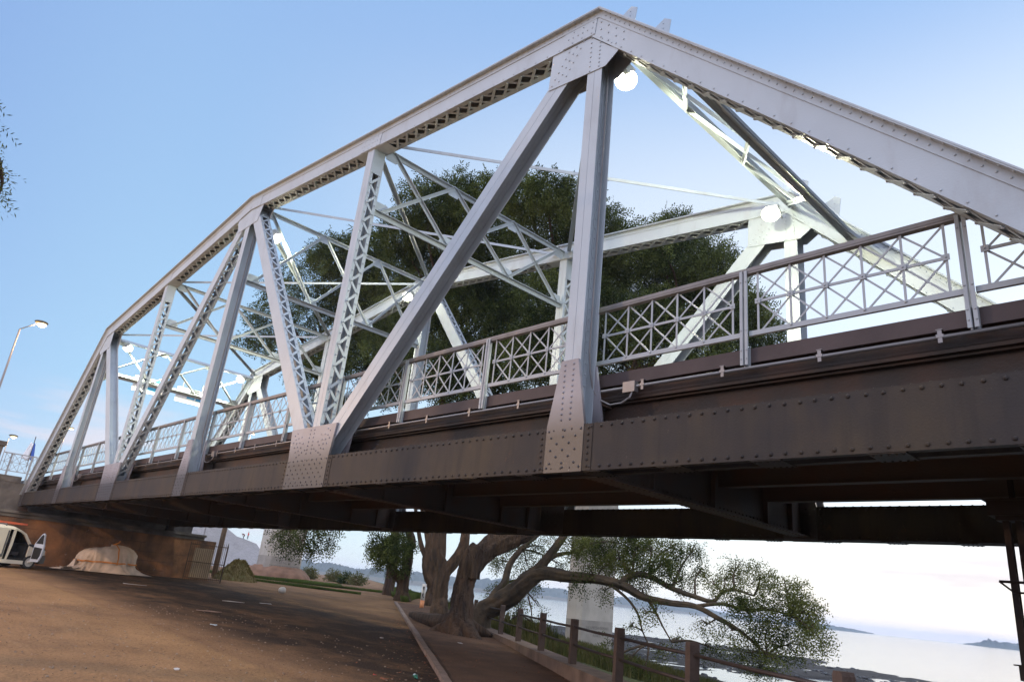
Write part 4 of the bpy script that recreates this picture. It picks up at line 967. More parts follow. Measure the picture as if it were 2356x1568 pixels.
def patch(name, cx, cy, rx, ry, n, h, seed, rot=0):
    r_ = np.random.default_rng(seed); a = r_.uniform(0, 6.28, n); q = r_.uniform(0, 1, n)**.5; lx = np.cos(a)*q*rx*(1+.25*np.sin(3*a)); ly = np.sin(a)*q*ry; x = cx+lx*math.cos(rot)-ly*math.sin(rot); y = cy+lx*math.sin(rot)+ly*math.cos(rot)
    blades(name, np.stack([x, y, terrain(x, y)], 1), h, .03, GREENG, seed=seed)
GREENG = leafmat('short_green_grass', (.055, .085, .022), (.10, .13, .035), .3)
patch('roadside_grass', -4.2, 18.0, 4.2, .9, 7000, .14, 31, R(28)); patch('roadside_grass', -16, 22.5, 12, 1.3, 12000, .18, 32, R(25)); patch('roadside_grass', -26, 24, 9, 3.2, 9000, .2, 33, R(25)); patch('verge_grass', -12, 32.5, 18, 1.6, 9000, .35, 34, R(146))
# dark stones along the muddy shore
ROCK = mat('wet_dark_stone', (.05, .047, .045), .5, 0, .5, 5, bump=.4, bscale=12)
mb = MB(); 
for p in scatter(650, 16, 62, 9.5, 36):
    if p[2] < WATER_Z-.12: continue
    r_ = random.uniform(.06, .24); mb.ball(p, (r_*1.3, r_, r_*.6), 7, 5, .25)
tag(mb.build('shore_stones', ROCK), kind='stuff')

# ================================================================== NEW BRIDGE PIERS, MOUNDS, EMBANKMENT
CONC = mat('pale_concrete', (.47, .42, .35), .85, 0, .26, .9, bump=.1, bscale=12)
mix_in(CONC, (.30, .27, .23), mul(CONC, nfac(CONC, 1.2, .55, .75, (1, 1, .4)), .6))
CONCD = mat('stained_concrete_band', (.33, .295, .25), .9, 0, .25, 1.5, bump=.1, bscale=12)
GRAF = mat('faded_graffiti_paint', (.16, .14, .12), .9)
def text_part(txt, size, mw, m, parent, name='graffiti'):
    cu_ = bpy.data.curves.new(name, 'FONT'); cu_.body = txt; cu_.size = size; cu_.extrude = .002; cu_.align_x = 'CENTER'
    tmp = bpy.data.objects.new('tmp', cu_); COL.objects.link(tmp); bpy.context.view_layer.update()
    me = bpy.data.meshes.new_from_object(tmp.evaluated_get(bpy.context.evaluated_depsgraph_get())); bpy.data.objects.remove(tmp)
    me.name = name; me.materials.clear(); me.materials.append(m); o = bpy.data.objects.new(name, me); COL.objects.link(o); o.parent = parent
    o.matrix_local = Matrix.Translation(-parent_loc(parent)) @ mw; return o
def pier(x0, x1, y0, y1, zb, zs, zt, ch, label, lines):
    t = empty('concrete_pier', ((x0+x1)/2, (y0+y1)/2, zb), label, 'pier')
    def oct_(g_): return [(x0+ch-g_*0, y0-g_), (x1-ch, y0-g_), (x1+g_, y0+ch), (x1+g_, y1-ch), (x1-ch, y1+g_), (x0+ch, y1+g_), (x0-g_, y1-ch), (x0-g_, y0+ch)]
    mb = MB(); mb.prism([V(x, y, zs) for x, y in oct_(0)], (0, 0, zt-zs)); mb.build('shaft', CONC, t)
    mb = MB(); mb.prism([V(x, y, zb) for x, y in oct_(.004)], (0, 0, zs-zb)); mb.build('stained_base', CONCD, t)
    for txt, sz, z in lines:
        mw = Matrix.Translation((x1+.008, (y0+y1)/2, z)) @ Matrix(((0, 0, 1, 0), (1, 0, 0, 0), (0, 1, 0, 0), (0, 0, 0, 1))); text_part(txt, sz, mw, GRAF, t)
    return t
pier(10.45, 11.75, 29.0, 32.7, -5.2, -3.05, 6.5, .28, 'pale concrete pier standing in the grass behind the fence', (('SALAMESSIHERMAN', .26, -3.55), ('FUTBOL', .22, -4.0)))
pier(-28.4, -25.9, 25.85, 29.75, -3.2, -.87, 8.5, .4, 'pale concrete pier rising from a mound of red earth', (('A LA MASA', .26, -1.22), ('LE FALTA', .30, -1.53), ('DRLENOS NORRROSORI', .30, -1.86)))
# pier cap and deck of that bridge stay hidden behind the truss: a plain deck joins the piers
mb = MB(); mb.box((-131, 26.5, 8.5), (70, 33.5, 9.9)); o = mb.build('road_bridge_deck', CONC, loc=(-30, 30, 8.5)); tag(o, 'long pale concrete road bridge deck above the two piers, hidden behind the truss', 'bridge')
EARTH = mat('red_earth', (.24, .135, .085), .95, 0, .35, 1.5, bump=.6, bscale=5)
GRASSY = mat('dry_grass_mound', (.17, .125, .05), .95, 0, 0, 1.2, col2=(.11, .11, .035), thr=.5, bump=.6, bscale=12)
GEOT = mat('grey_block_revetment', (.24, .225, .215), .9, 0, .12, .5)
def mound(name, cx, cy, rx, ry, h, zb, m, label, cat, steep=2.0, seed=1, rot=0, top=.35):
    r_ = np.random.default_rng(seed); n, k = 40, 10; vv = []
    for i in range(k):
        q = i/(k-1); rr = 1-(1-top)*q
        for j in range(n):
            a = 6.283*j/n; wob = 1+.10*math.sin(3*a+seed)+.05*math.sin(7*a)+r_.uniform(-.03, .03); lx, ly = math.cos(a)*rx*rr*wob, math.sin(a)*ry*rr*wob
            vv.append((cx+lx*math.cos(rot)-ly*math.sin(rot), cy+lx*math.sin(rot)+ly*math.cos(rot), zb+h*(q**(1/steep))*(1+r_.uniform(-.04, .04))))
    ff = [(i*n+j, i*n+(j+1) % n, (i+1)*n+(j+1) % n, (i+1)*n+j) for i in range(k-1) for j in range(n)]
    mb = MB(); mb.v = vv; mb.f = ff+[tuple((k-1)*n+j for j in range(n))]; o = mb.build(name, m, None, True, loc=(cx, cy, zb)); return tag(o, label, cat, kind=None)
mound('earth_mound', -27.1, 27.9, 3.0, 3.6, 1.25, -3.05, EARTH, 'bare red earth mound round the foot of the left pier', 'mound', 2.2, 1, 0, .62)
mound('grassy_mound', -3.9, 13.5, 1.1, 1.6, 1.35, -3.1, GRASSY, 'dry grassy mound behind the barred cage', 'mound', 1.2, 2, R(20), .2)
mo_ = bpy.data.objects['grassy_mound']; pts_ = []
for _ in range(7000):
    p_ = random.choice(mo_.data.polygons); a_ = [mo_.data.vertices[i].co for i in p_.vertices[:4]]; u_, v_ = random.random(), random.random()
    q_ = a_[0]*(1-u_)*(1-v_)+a_[1]*u_*(1-v_)+a_[2]*u_*v_+a_[3 % len(a_)]*(1-u_)*v_
    if len(p_.vertices) == 4: pts_.append(tuple(q_+mo_.location))
blades('mound_grass', pts_[:3500], .12, .018, leafmat('dry_mound_grass', (.12, .10, .035), (.22, .17, .07), .3), lean=.7, seed=41)
# block-faced embankment with two people on its shoulder
BRK = GEOT.node_tree.nodes.new('ShaderNodeTexVoronoi'); BRK.feature = 'DISTANCE_TO_EDGE'; BRK.inputs['Scale'].default_value = .85
gq = GEOT.node_tree.nodes.new('ShaderNodeNewGeometry'); GEOT.node_tree.links.new(gq.outputs['Position'], BRK.inputs['Vector'])
mr = GEOT.node_tree.nodes.new('ShaderNodeMapRange'); mr.inputs[1].default_value = 0; mr.inputs[2].default_value = .07; mr.inputs[3].default_value = 1; mr.inputs[4].default_value = 0; GEOT.node_tree.links.new(BRK.outputs['Distance'], mr.inputs[0])
mix_in(GEOT, (.12, .115, .11), mul(GEOT, mr.outputs[0], .45))
sh = A(560, 1238, 190)
mb = MB()
rp = A(590, 1250, 190); e1 = A(545, 1233, 190); e2 = A(520, 1212, 192); e3 = A(470, 1150, 195); e4 = A(380, 1110, 200); rb = A(640, 1303, 178); rlow = A(470, 1308, 176); lf = A(300, 1285, 172)
z0 = -3.2
bk = ray(540, 1300); bk = V(bk.x, bk.y, 0).normalized()*60
F = [V(lf.x, lf.y, z0), V(rlow.x, rlow.y, z0), V(rb.x, rb.y, z0)]; T = [e4, e3, e2, e1, V(sh.x, sh.y, sh.z-.15), rp, V(rb.x, rb.y, z0+.3)]
pts = F[::-1]+[]
base = [F[0], F[1], F[2]]
up_ = [e4, e3, e2, e1, V(sh.x, sh.y, sh.z-.0), rp]
mb.face([F[0], F[1], e3, e4]); mb.face([F[1], e2, e3]); mb.face([F[1], up_[4], e1, e2]); mb.face([F[1], F[2], rp, up_[4]])
bb_ = [p+bk for p in up_]+[F[2]+bk]
for a, b in zip(up_[:-1], up_[1:]): mb.face([a, b, b+bk, a+bk])
mb.face([rp, F[2], F[2]+bk, rp+bk])
tag(mb.build('embankment', GEOT, loc=(sh.x, sh.y, z0)), 'high grey block faced embankment beyond the cage, two people on its shoulder', 'embankment')
SKIN = mat('skin', (.30, .18, .12), .6); DARKC = mat('dark_trousers', (.02, .022, .03), .9); REDV = mat('bright_red_vest', (.60, .045, .03), .8); MARO = mat('dull_red_jacket', (.16, .05, .045), .9); HAIR = mat('dark_hair', (.02, .015, .012), .8)
def person(base, face, bend, vest, label):
    t = empty('person', base, label, 'person'); b = Vector(base); f_ = Vector(face); f_.z = 0; f_.normalize(); s = V(-f_.y, f_.x, 0)
    hip = b+V(0, 0, .90)-f_*(.18 if bend else 0); chest = hip+V(0, 0, .48) if not bend else hip+f_*.40+V(0, 0, .20); neck = hip+V(0, 0, .60) if not bend else hip+f_*.52+V(0, 0, .24); head = neck+V(0, 0, .17)+f_*.03 if not bend else neck+f_*.15+V(0, 0, .0)
    vs_ = []; es_ = []; rd = []
    def add(p, r_, par=None):
        vs_.append(tuple(p-b)); rd.append(r_); i = len(vs_)-1
        if par is not None: es_.append((par, i))
        return i
    h = add(hip, .15); c_ = add(chest, .17, h); n_ = add(neck, .065, c_); hd = add(head, .10, n_); add(head+(head-neck)*.55, .085, hd)
    for sg in (-1, 1):
        k = add(hip+s*sg*.10-V(0, 0, .08), .095, h); kn = add(b+s*sg*.11+V(0, 0, .48)+f_*(.06 if sg > 0 else -.02), .065, k); an = add(b+s*sg*.12+V(0, 0, .08)-f_*.02, .045, kn); add(b+s*sg*.13+V(0, 0, .04)+f_*.16, .035, an)
        sh_ = add(chest+s*sg*.19+(neck-chest)*.5, .065, c_); down = V(0, 0, -1)
        el_ = add(chest+s*sg*.24+down*.20+f_*(.06 if not bend else .05), .048, sh_); wr = add(chest+s*sg*(.14 if not bend else .2)+down*(.24 if not bend else .48)+f_*(.28 if not bend else .08), .035, el_); add(Vector(vs_[wr])+b+f_*.09+down*.02, .03, wr)
    me = bpy.data.meshes.new('body'); me.from_pydata(vs_, es_, []); o = bpy.data.objects.new('body', me); COL.objects.link(o); o.parent = t
    sk = o.modifiers.new('skin', 'SKIN'); 
    for i, r_ in enumerate(rd): me.skin_vertices[0].data[i].radius = (r_, r_)
    me.skin_vertices[0].data[0].use_root = True; o.modifiers.new('sub', 'SUBSURF').levels = 1
    bpy.context.view_layer.update(); m2 = bpy.data.meshes.new_from_object(o.evaluated_get(bpy.context.evaluated_depsgraph_get())); o.modifiers.clear(); o.data = m2; m2.name = 'body'
    m2.materials.clear()
    for m_ in (SKIN, DARKC, vest): m2.materials.append(m_)
    hl = (hip-b).z-.02
    for p in m2.polygons:
        z = p.center.z; q = (Vector(p.center)+b-hip).dot((chest-hip).normalized())
        p.material_index = 1 if q < 0 else (0 if (Vector(p.center)+b-neck).dot((head-neck).normalized()) > 0 else 2)
    m2.shade_smooth(); mb = MB(); mb.ball(head+(head-neck)*.28-f_*.02, (.10, .10, .09), 10, 6); mb.build('hair', HAIR, t, True)
if hasattr(bpy.types.Mesh, 'skin_vertices'):
    pass
def skinned():
    pA = A(569, 1239.5, 189.5); pB = A(559.5, 1238.5, 189.6)
    person(pA, cr*1.0, False, REDV, 'standing person in a bright red vest on the embankment shoulder')
    person(pB, cr*-1.0, True, MARO, 'bending person in dull red clothes on the embankment shoulder')
skinned()

# ================================================================== VAN, COVERED LOAD, CAGE, POLE, SMALL THINGS
WHITE = mat('white_van_paint', (.62, .58, .47), .35, 0, .06, 2); BLACK = mat('black_bonnet_paint', (.012, .012, .015), .25); GLASS = mat('dark_window_glass', (.015, .018, .022), .08); TYRE = mat('tyre_rubber', (.018, .018, .018), .85); RIM = mat('steel_wheel', (.40, .39, .36), .4, .4); INT = mat('dark_interior', (.012, .012, .012), .9)
DOORIN = mat('pale_blue_door_lining', (.42, .46, .52), .4); ORANGE = mat('orange_red_ladder', (.55, .11, .05), .6); GREYP = mat('grey_plastic', (.10, .10, .10), .6); HEADL = mat('headlamp_glass', (.6, .58, .55), .15); AMBER = mat('amber_indicator', (.6, .25, .08), .3)
vx, vy, vz = 4.15, .40, zg(4.15)
VH = V(-.423, .906, 0); VS = V(.906, .423, 0); VU = V(0, 0, 1)      # heading, near side and up of the van
W_ = -1.62
def vp(y, z, x=0): return V(vx, vy, vz)+VH*(y*1.5 if y > .05 else y)+VS*x+VU*z
def vprism(mb, yz, x0, x1): mb.prism([vp(y, z, x0) for y, z in yz], VS*(x1-x0))
def vbox(mb, y0, z0, x0, y1, z1, x1): vprism(mb, [(y0, z0), (y1, z0), (y1, z1), (y0, z1)], x0, x1)
van = empty('van', (vx-.8, vy-1.4, vz), 'white van with black bonnet, its doors standing open, ladder on the roof', 'van')
mb = MB()
side = [(-3.2, .24), (-3.2, 1.30), (-3.12, 1.50), (-2.9, 1.60), (-1.27, 1.60), (-1.27, .24)]
vprism(mb, side, -.04, 0); vprism(mb, side, W_, W_+.04)
# rounded shoulder and roof in one skin
prof = [(-3.2, 1.30, 0), (-3.1, 1.52, 0), (-2.9, 1.62, 0), (-1.6, 1.68, 0), (-1.05, 1.655, 0), (-.76, 1.57, 0)]
for (a, za, _), (b, zb2, _) in zip(prof[:-1], prof[1:]):
    ring = lambda y, z: [vp(y, z-.09, 0.0), vp(y, z, -.06), vp(y, z+.05, -.22), vp(y, z+.065, W_/2), vp(y, z+.05, W_+.22), vp(y, z, W_+.06), vp(y, z-.09, W_)]
    r1, r2 = ring(a, za), ring(b, zb2)
    for i in range(6): mb.face([r1[i], r2[i], r2[i+1], r1[i+1]])
vprism(mb, [(-1.27, .18), (.02, .18), (.02, .33), (-1.27, .33)], -.14, 0); vprism(mb, [(-3.2, .18), (-1.27, .18), (-1.27, .30), (-3.2, .30)], -.10, .005)
vprism(mb, [(-1.12, .33), (-1.06, .33), (-.99, .95), (-1.0, 1.60), (-1.10, 1.60), (-1.10, .95)], -.06, 0)          # door pillar
vprism(mb, [(-.10, .95), (-.16, 1.04), (-.52, 1.45), (-.80, 1.58), (-1.05, 1.64), (-1.05, 1.58), (-.82, 1.52), (-.58, 1.39), (-.26, 1.0), (-.22, .95)], -.06, 0)      # windscreen pillar and roof rail
vprism(mb, [(-.22, .33), (-.02, .33), (-.02, 1.0), (-.22, 1.0)], -.06, 0)
vprism(mb, [(-3.2, .24), (.0, .24), (.0, 1.0), (-.76, 1.6), (-3.1, 1.5)], W_, W_+.04)
vbox(mb, -3.22, .24, W_, -3.16, 1.45, 0)
body = mb.build('body', WHITE, van)
mb = MB()                                                          # front wing with a wheel arch
arch = [(-.02, .33), (-.02, 1.0), (.16, .99), (.36, .87), (.40, .74), (.40, .62), (.30, .60)] + [(.02+.345*math.cos(a)/(1.5 if math.cos(a) > 0 else 1), .29+.345*math.sin(a)) for a in np.linspace(.75, 1.75, 6)]
vprism(mb, arch, -.10, 0); vprism(mb, arch, W_, W_+.10); mb.build('wing', WHITE, van)
mb = MB(); vprism(mb, [(-.26, 1.05), (.16, 1.03), (.34, .93), (.40, .80), (.32, .78), (-.26, .97)], W_-.005, .008); mb.build('bonnet', BLACK, van)
mb = MB(); vprism(mb, [(.29, .58), (.42, .60), (.455, .50), (.44, .28), (.30, .24)], W_-.01, .012); mb.build('bumper', GREYP, van)
mb = MB(); vprism(mb, [(.27, .72), (.35, .86), (.415, .76), (.42, .64), (.30, .62)], -.30, .014); mb.build('headlight', HEADL, van)
mb = MB(); vprism(mb, [(.385, .82), (.425, .78), (.43, .66), (.39, .66)], -.16, .017); mb.build('indicator', AMBER, van)
mb = MB(); mb.face([vp(-.30, 1.05, -.06), vp(-.80, 1.57, -.10), vp(-.80, 1.57, W_+.10), vp(-.30, 1.05, W_+.06)]); mb.build('windscreen', GLASS, van)
mb = MB(); vbox(mb, -3.1, .34, W_+.06, -.24, 1.0, -.62); vbox(mb, -1.26, .34, W_+.06, -1.22, 1.58, -.07); vbox(mb, -1.15, 1.0, W_+.06, -1.0, 1.50, -.55); vbox(mb, -.34, .34, W_+.06, -.24, 1.03, -.07); vbox(mb, -1.2, .34, -.62, -.3, .42, -.07); mb.build('cabin_shade_fill', INT, van)  # dark blocks filling the cabin, standing in for the shade inside
mb = MB(); vprism(mb, [(-1.05, .55), (-.55, .52), (-.52, .66), (-.95, .68), (-1.08, 1.30), (-1.18, 1.30)], -.58, -.14); mb.build('seat', mat('dark_grey_seat', (.03, .03, .034), .9), van)
mb = MB(); vbox(mb, -1.36, .42, .0, -1.30, 1.52, .02); vbox(mb, -3.1, .42, .0, -1.37, .54, .018); vbox(mb, -1.36, .92, .02, -1.29, 1.02, .05); mb.build('trim_strip', GREYP, van)
hinge = vp(-.04, 0, .03); dd = V(.92, .39, 0); nd = V(-dd.y, dd.x, 0)
dp = [(0, .33), (.66, .33), (.80, .55), (.82, 1.02), (.76, 1.10), (.62, 1.50), (.50, 1.56), (.36, 1.48), (.0, 1.06)]
mb = MB(); mb.prism([hinge+dd*a*.8+VU*z for a, z in dp], nd*.06); mb.build('door', DOORIN, van)
mb = MB()
for sgn, o_ in ((-1, .0), (1, .06)):
    mb.prism([hinge+dd*a*.8+VU*z+nd*(o_+sgn*.003) for a, z in [(.10, 1.10), (.72, 1.09), (.60, 1.46), (.50, 1.50), (.38, 1.43)]], nd*sgn*.003)
mb.prism([hinge+dd*a*.8+VU*z-nd*.003 for a, z in [(.10, .45), (.62, .45), (.72, .60), (.74, .92), (.10, .95)]], -nd*.025); mb.build('door_window', INT, van)
for y in (-.02, -2.65):
    ax = VS; c0 = vp(y, .29, .01)
    w0 = MB(); w0.tube([c0-ax*.19, c0-ax*.17, c0-ax*.02, c0], [.27, .29, .29, .27], 26); wo_ = w0.build('wheel', TYRE, van, False); r0_ = MB(); r0_.tube([c0-ax*.06, c0+ax*.004], .19, 22); r0_.dome(c0+ax*.004, ax, .09, .04, 12)
    for k in range(9): r0_.dome(c0+ax*.004+VH*.14*math.cos(k*.698)+VU*.14*math.sin(k*.698), ax, .022, .01, 6)
    r0_.build('rim', RIM, wo_)
mb = MB()
for y in (-.02, -2.65): mb.tube([vp(y, .29, -.19), vp(y, .29, W_+.2)], .05, 8); mb.tube([vp(y, .29, W_+.02), vp(y, .29, W_+.2)], .285, 20)
mb.build('axle', TYRE, van)
mb = MB()
for y in (-2.7, -1.45): vbox(mb, y-.02, 1.66, W_+.1, y+.02, 1.80, -.10)
mb.build('roof_rack', GREYP, van)
lad = empty('ladder', vp(-1.7, 1.81, -.4), 'orange red ladder lying on the van roof rack', 'ladder')
mb = MB()
for x in (-.30, -.66): vbox(mb, -3.3, 1.801, x-.025, -.42, 1.88, x+.025)
for y in np.arange(-3.1, -.5, .3): mb.tube([vp(y, 1.84, -.64), vp(y, 1.84, -.32)], .018, 8)
mb.build('rails', ORANGE, lad)


# tarpaulin-covered load
TARP = mat('dirty_white_tarpaulin', (.62, .49, .38), .75, 0, .3, 2.5, bump=.2, bscale=8); STRAP = mat('orange_strap', (.55, .20, .03), .7)
tz = zg(1.2); tc = V(1.30, 4.25, tz)
def tarp_pt(u, vv):   # u: angle round, v: 0 ground skirt .. 1 top
    a = u*6.2832
    rx, ry = (.85, 1.30)
    sx = .85 if math.sin(a) > 0 else 1.0
    e = .62; ca = math.copysign(abs(math.cos(a))**e, math.cos(a)); sa = math.copysign(abs(math.sin(a))**e, math.sin(a))
    if vv < .25:
        q = vv/.25; k = 1+.38*(1-q)**1.6*(1+.55*math.sin(5*a+1)+.3*math.sin(11*a)); z = .03+.40*q+.05*math.sin(13*a)*(1-q)*q*4
    else:
        q = (vv-.25)/.75; k = max(0, math.cos(q*1.5708))**.42 if q < 1 else 0; k *= 1; z = .43+.86*math.sin(q*1.5708)**.8
    fold = 1+.05*math.sin(15*a+3*vv+.6*math.sin(4*a))*(1.05-vv)+.028*math.sin(31*a+7*vv)*(1-vv)
    top = 1-.12*max(0, -sa)*vv
    cr_ = 1+.022*math.sin(37*a+11*vv)*math.sin(9*vv+5*a)+.02*math.sin(61*a-23*vv)+.03*math.sin(7*a+8*vv)
    return V(tc.x+rx*k*ca*fold*cr_, tc.y+ry*k*sa*fold*cr_, tc.z+z*top*(1+.025*math.sin(11*a+13*vv)+.05*math.sin(a+.6)*vv))
mb = MB(); nu, nv = 120, 30
mb.v = [tuple(tarp_pt(i/nu, j/(nv-1))) for j in range(nv) for i in range(nu)]
mb.f = [(j*nu+i, j*nu+(i+1) % nu, (j+1)*nu+(i+1) % nu, (j+1)*nu+i) for j in range(nv-1) for i in range(nu)]
tarp = empty('covered_load', tc, 'lumpy load under a dirty white tarpaulin tied with orange straps, before the abutment', 'tarpaulin')
mb.build('tarpaulin', TARP, tarp, True)
def ribbon(pts, wd, nfn, name='strap'):
    mb = MB()
    for a, b in zip(pts[:-1], pts[1:]): mb.strip(a, b, wd, .012, nfn((Vector(a)+Vector(b))/2))
    mb.build(name, STRAP, tarp)
out = lambda p: (p-tc-V(0, 0, .3)).normalized()
ribbon([tarp_pt(i/40, .27)+out(tarp_pt(i/40, .27))*.06 for i in range(41)], .06, out)
ribbon([tarp_pt(.012, .25+.75*j/14*.98)+out(tarp_pt(.012, .25+.75*j/14*.98))*.055 for j in range(15)], .06, out)
ribbon([tarp_pt(.2, .27)+V(.02, .02, 0), tarp_pt(.2, .14)+V(.04, .10, .03), tarp_pt(.2, .0)+V(.02, .05, .06)], .06, out)
ribbon([tarp_pt(.012, .99), tarp_pt(.03, .95)+V(0, .05, .12), tarp_pt(.03, .95)+V(.05, .10, .22)], .06, lambda p: V(1, 0, 0))
mb = MB(); q0 = V(tc.x+.2, tc.y-1.25, tz)
sheet = [(0, 0, .34), (.35, -.30, .60), (.25, -.55, .12), (.45, -1.25, .05), (.55, -1.35, .03), (.75, -.6, .02), (.85, .0, .05), (.5, .2, .35)]
cpt = V(q0.x+.45, q0.y-.3, tz+.22)
for a, b in zip(sheet, sheet[1:]+sheet[:1]): mb.face([cpt, q0+V(*a), q0+V(*b)])
for k in range(16):
    a = random.uniform(0, 6.28); mb.face([q0+V(.5+.3*math.cos(a), -.5+.5*math.sin(a), .04), q0+V(.5+.4*math.cos(a+.5), -.5+.6*math.sin(a+.5), .18*random.random()+.05), q0+V(.5+.2*math.cos(a+1), -.5+.4*math.sin(a+1), .10)])
mb.build('loose_sheet', TARP, tarp)

# barred cage with a door of pale boards
RUSTB = mat('rusty_bars', (.085, .05, .03), .8, 0, .5, 6); BOARD = mat('pale_door_boards', (.34, .25, .16), .85, 0, .3, 4, stretch=(8, 8, .5))
cA, cB, cC = V(.95, 8.35, zg(1)), V(2.0, 10.0, zg(2)), V(-.8, 11.2, zg(0))
cage = empty('barred_cage', cA, 'rusty barred cage with pale door boards at the right end of the abutment', 'cage')
def barpanel(P0, P1, n, h, zig=True):
    mb = MB(); d = P1-P0
    for i in range(n+1):
        p = P0+d*(i/n); mb.tube([p+V(0, 0, .02), p+V(0, 0, h+.10)], .011, 5); mb.tube([p+V(0, 0, h+.10), p+V(0, 0, h+.2)], [.011, .002], 5)
    for z in (.15, h*.5, h-.05): mb.strip(P0+V(0, 0, z), P1+V(0, 0, z), .045, .012, d.cross(V(0, 0, 1)))
    for p in (P0, P1): mb.tube([p, p+V(0, 0, h+.05)], .03, 6)
    return mb
barpanel(cA, cB, 19, 1.95).build('front_bars', RUSTB, cage); barpanel(cB, cC, 11, 1.95).build('side_bars', RUSTB, cage)
mb = MB()
n_ = (cB-cA).normalized(); bk_ = V(-n_.y, n_.x, 0)*.12
for i in range(9):
    p = cA+n_*(.30+i*.115)+bk_; mb.obox(p+V(0, 0, .92), n_*.052, V(-n_.y, n_.x, 0)*.012, V(0, 0, .80))
mb.build('door_boards', BOARD, cage)
WOOD = mat('grey_wood', (.17, .12, .075), .9, 0, .4, 5, stretch=(8, 8, .6))
pb_ = A(501, 1285, 56); mb = MB(); mb.tube([V(pb_.x, pb_.y, -3.2), V(pb_.x+.0, pb_.y+.0, 1.5), V(pb_.x, pb_.y, 4.0)], [.20, .17, .14], 10)
tag(mb.build('wooden_pole', WOOD, None, True, loc=(pb_.x, pb_.y, -3.2)), 'brown wooden utility pole behind the barred cage', 'pole')
pq = A(462, 1260, 52); mb = MB(); mb.tube([V(pq.x, pq.y, -3.1), V(pq.x, pq.y, .6)], .045, 8); tag(mb.build('steel_post', PIPE, None, True, loc=(pq.x, pq.y, -3.1)), 'thin steel post at the right end of the abutment wall', 'post')

# striped marker post by the footpath
mp0 = G(9.4, 18.4); mk = empty('marker_post', mp0, 'white marker post with orange base and dark stencil marks beside the forked trunk', 'post')
MW = mat('white_post_paint', (.62, .58, .52), .7, 0, .2, 6); MO = mat('orange_post_paint', (.60, .24, .10), .7); MD = mat('dark_stencil', (.05, .05, .05), .8)
mb = MB(); mb.tube([mp0+V(0, 0, .42), mp0+V(0, 0, 1.28)], .12, 16); mb.build('upper_post', MW, mk, True); mb = MB(); mb.tube([mp0-V(0, 0, .05), mp0+V(0, 0, .419)], .12, 16); mb.build('orange_base', MO, mk, True)
fc = (CAM-mp0); fc.z = 0; fc.normalize(); sd_ = V(-fc.y, fc.x, 0)
mb = MB()
for a, z, ww, hh in ((-.02, 1.08, .05, .06), (.0, .98, .035, .03), (-.02, .70, .04, .08), (.02, .58, .03, .04)): mb.obox(mp0+fc*.118+sd_*a+V(0, 0, z), sd_*ww, fc*.006, V(0, 0, hh))
[mb.obox(mp0+fc*.117+V(0, 0, .83), sd_*.012, fc*.004, V(0, 0, .30))]; mb.build('stencil', MD, mk)

# litter
LITW = mat('dirty_white_plastic', (.40, .37, .34), .6); LITT = mat('dull_cardboard', (.30, .20, .15), .9); LITG = mat('green_bottle_glass', (.03, .12, .08), .1); LITR = mat('red_wrapper', (.35, .05, .03), .6); LEAFD = mat('dead_leaf', (.20, .07, .03), .9)
def gpt(px, py):
    z = -3.3
    for _ in range(40):
        v_ = ray(px, py); t_ = (z-CAM.z)/v_.z; p = CAM+v_*t_; z = .5*z+.5*float(terrain(p.x, p.y))
    return V(p.x, p.y, float(terrain(p.x, p.y)))
p = gpt(648, 1364); mb = MB(); mb.ball(p+V(0, 0, .15), (.20, .20, .17), 14, 9, .05); tag(mb.build('plastic_bag', LITW, None, True, loc=p), 'round white plastic bag lying on the dirt under the bridge', 'bag')
def flat(name, px, py, a, b, m, lb, cat, rot=.3):
    p = gpt(px, py); mb = MB(); n = 9; pts = []
    for i in range(n):
        t_ = 6.28*i/n; q = random.uniform(.75, 1.1); x, y = a*q*math.cos(t_), b*q*math.sin(t_); pts.append(p+V(x*math.cos(rot)-y*math.sin(rot), x*math.sin(rot)+y*math.cos(rot), .03+random.uniform(0, .02)))
    mb.prism(pts, (0, 0, .012)); tag(mb.build(name, m, None, loc=p), lb, cat)
flat('cardboard', 475, 1408, .42, .16, LITT, 'pale flattened cardboard lying on the dark ground left of centre', 'cardboard', 1.0)
flat('plastic_sheet', 310, 1346, .55, .22, LITW, 'pale strip of plastic lying right below the covered load', 'plastic', 1.2)
flat('paper_scrap', 610, 1390, .25, .12, LITW, 'long white paper scrap on the dark dirt, near the plastic bag', 'paper', .9)
flat('paper_scrap', 537, 1386, .4, .10, LITW, 'white paper scrap left of the long scrap on the dark dirt', 'paper', 1.1)
flat('paper_scrap', 490, 1440, .12, .07, mat('pale_blue_paper', (.45, .55, .62), .6), 'pale blue paper scrap on the bare ground', 'paper', .5)
flat('paper_scrap', 878, 1470, .06, .04, LITW, 'small white scrap near the kerb', 'paper', .5)
flat('paper_scrap', 1058, 1482, .09, .05, LITW, 'crumpled white scrap on the footpath below the roots', 'paper', .5)
flat('paper_scrap', 405, 1545, .07, .035, LITW, 'white scrap on the sandy ground at the bottom', 'paper', .2)
flat('red_wrapper', 861, 1557, .035, .03, LITR, 'small red wrapper at the bottom beside the kerb', 'wrapper'); flat('dead_leaf', 884, 1566, .09, .06, LEAFD, 'big orange dead leaf at the bottom, left of the kerb', 'leaf'); flat('dead_leaf', 1000, 1512, .07, .05, LEAFD, 'pinkish dead leaf against the kerb', 'leaf')
p = gpt(955, 1562); mb = MB(); mb.tube([p+V(-.10, .05, .05), p+V(.05, -.02, .05), p+V(.11, -.05, .05), p+V(.17, -.08, .05)], [.04, .04, .015, .014], 10); tag(mb.build('bottle', LITG, None, True, loc=p), 'green bottle lying against the kerb at the bottom', 'bottle')
mb = MB()
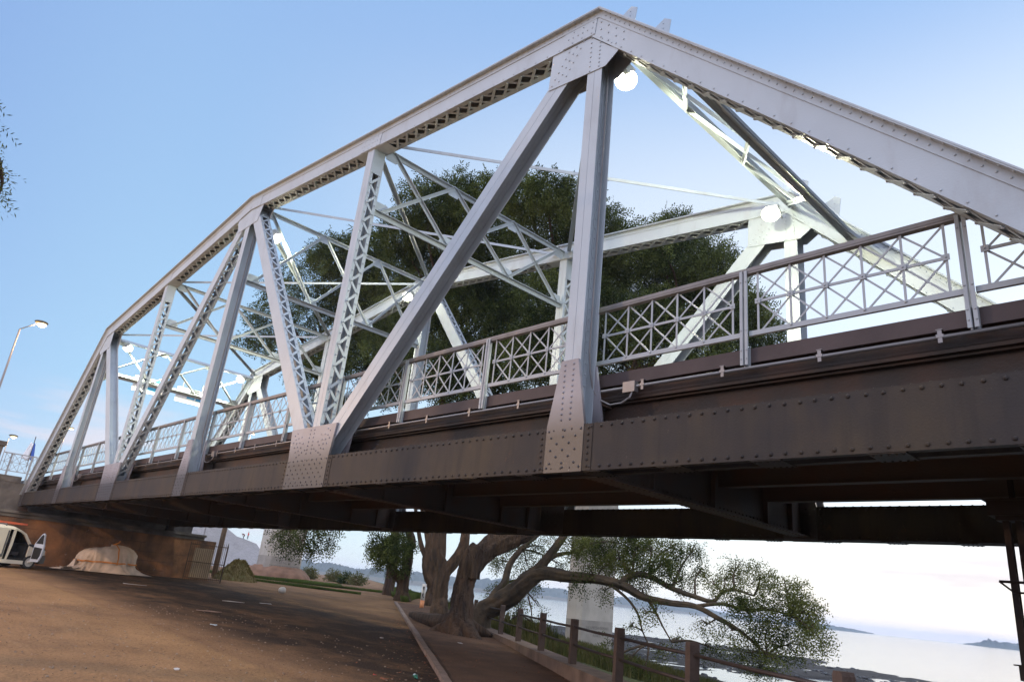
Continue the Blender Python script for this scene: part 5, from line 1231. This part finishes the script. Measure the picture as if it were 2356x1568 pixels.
for _ in range(900):
    x = random.uniform(18, 35); y = random.uniform(-7, 4)
    if es(x, y)[0] > -3.0: continue
    z = float(terrain(x, y)); r_ = random.uniform(.006, .022); mb.ball((x, y, z+r_*.25), (r_*1.2, r_, r_*.7), 6, 4, .3)
tag(mb.build('gravel', mat('pale_gravel', (.24, .17, .115), .9, 0, .5, 8)), kind='stuff')
mb = MB()
for _ in range(420):
    s_ = random.uniform(-2, 18); p_ = kpt(s_, -abs(random.gauss(.1, .5))-.1) if random.random() < .6 else kpt(s_, random.uniform(.2, 2.8))
    z = zg(p_.x)+(.075 if es(p_.x, p_.y)[0] > -3 else .02); a_ = random.uniform(0, 6.28); q_ = V(p_.x, p_.y, z); d_ = V(math.cos(a_), math.sin(a_), random.uniform(0, .4))*random.uniform(.02, .05); e_ = V(-math.sin(a_), math.cos(a_), random.uniform(0, .3))*.018
    mb.face([q_-d_, q_+e_, q_+d_, q_-e_])
tag(mb.build('fallen_leaves', LEAFD), kind='stuff')
# dark scatter of soil crumbs and leaves on the near ground
mb = MB()
for _ in range(2200):
    x = random.uniform(20, 36); y = random.uniform(-7, 3)
    if es(x, y)[0] > -3.0: continue
    z = float(terrain(x, y)); r_ = random.uniform(.004, .012); mb.ball((x, y, z+.002), (r_*1.4, r_, r_*.5), 5, 4, .3)
tag(mb.build('soil_crumbs', mat('dark_soil_crumbs', (.055, .032, .018), .95)), kind='stuff')

# ================================================================== AIR
hz = bpy.data.materials.new('thin_haze'); hz.use_nodes = True; hn = hz.node_tree; hn.nodes.clear()
ho = hn.nodes.new('ShaderNodeOutputMaterial'); hv = hn.nodes.new('ShaderNodeVolumePrincipled'); hv.inputs['Color'].default_value = (.75, .86, 1, 1); hv.inputs['Density'].default_value = .00019; hv.inputs['Anisotropy'].default_value = .0
hn.links.new(hv.outputs[0], ho.inputs['Volume'])
mb = MB(); mb.box((-6600, -450, -8), (5100, 7100, 45)); tag(mb.build('haze', hz), kind='stuff')
scene.cycles.volume_bounces = 1
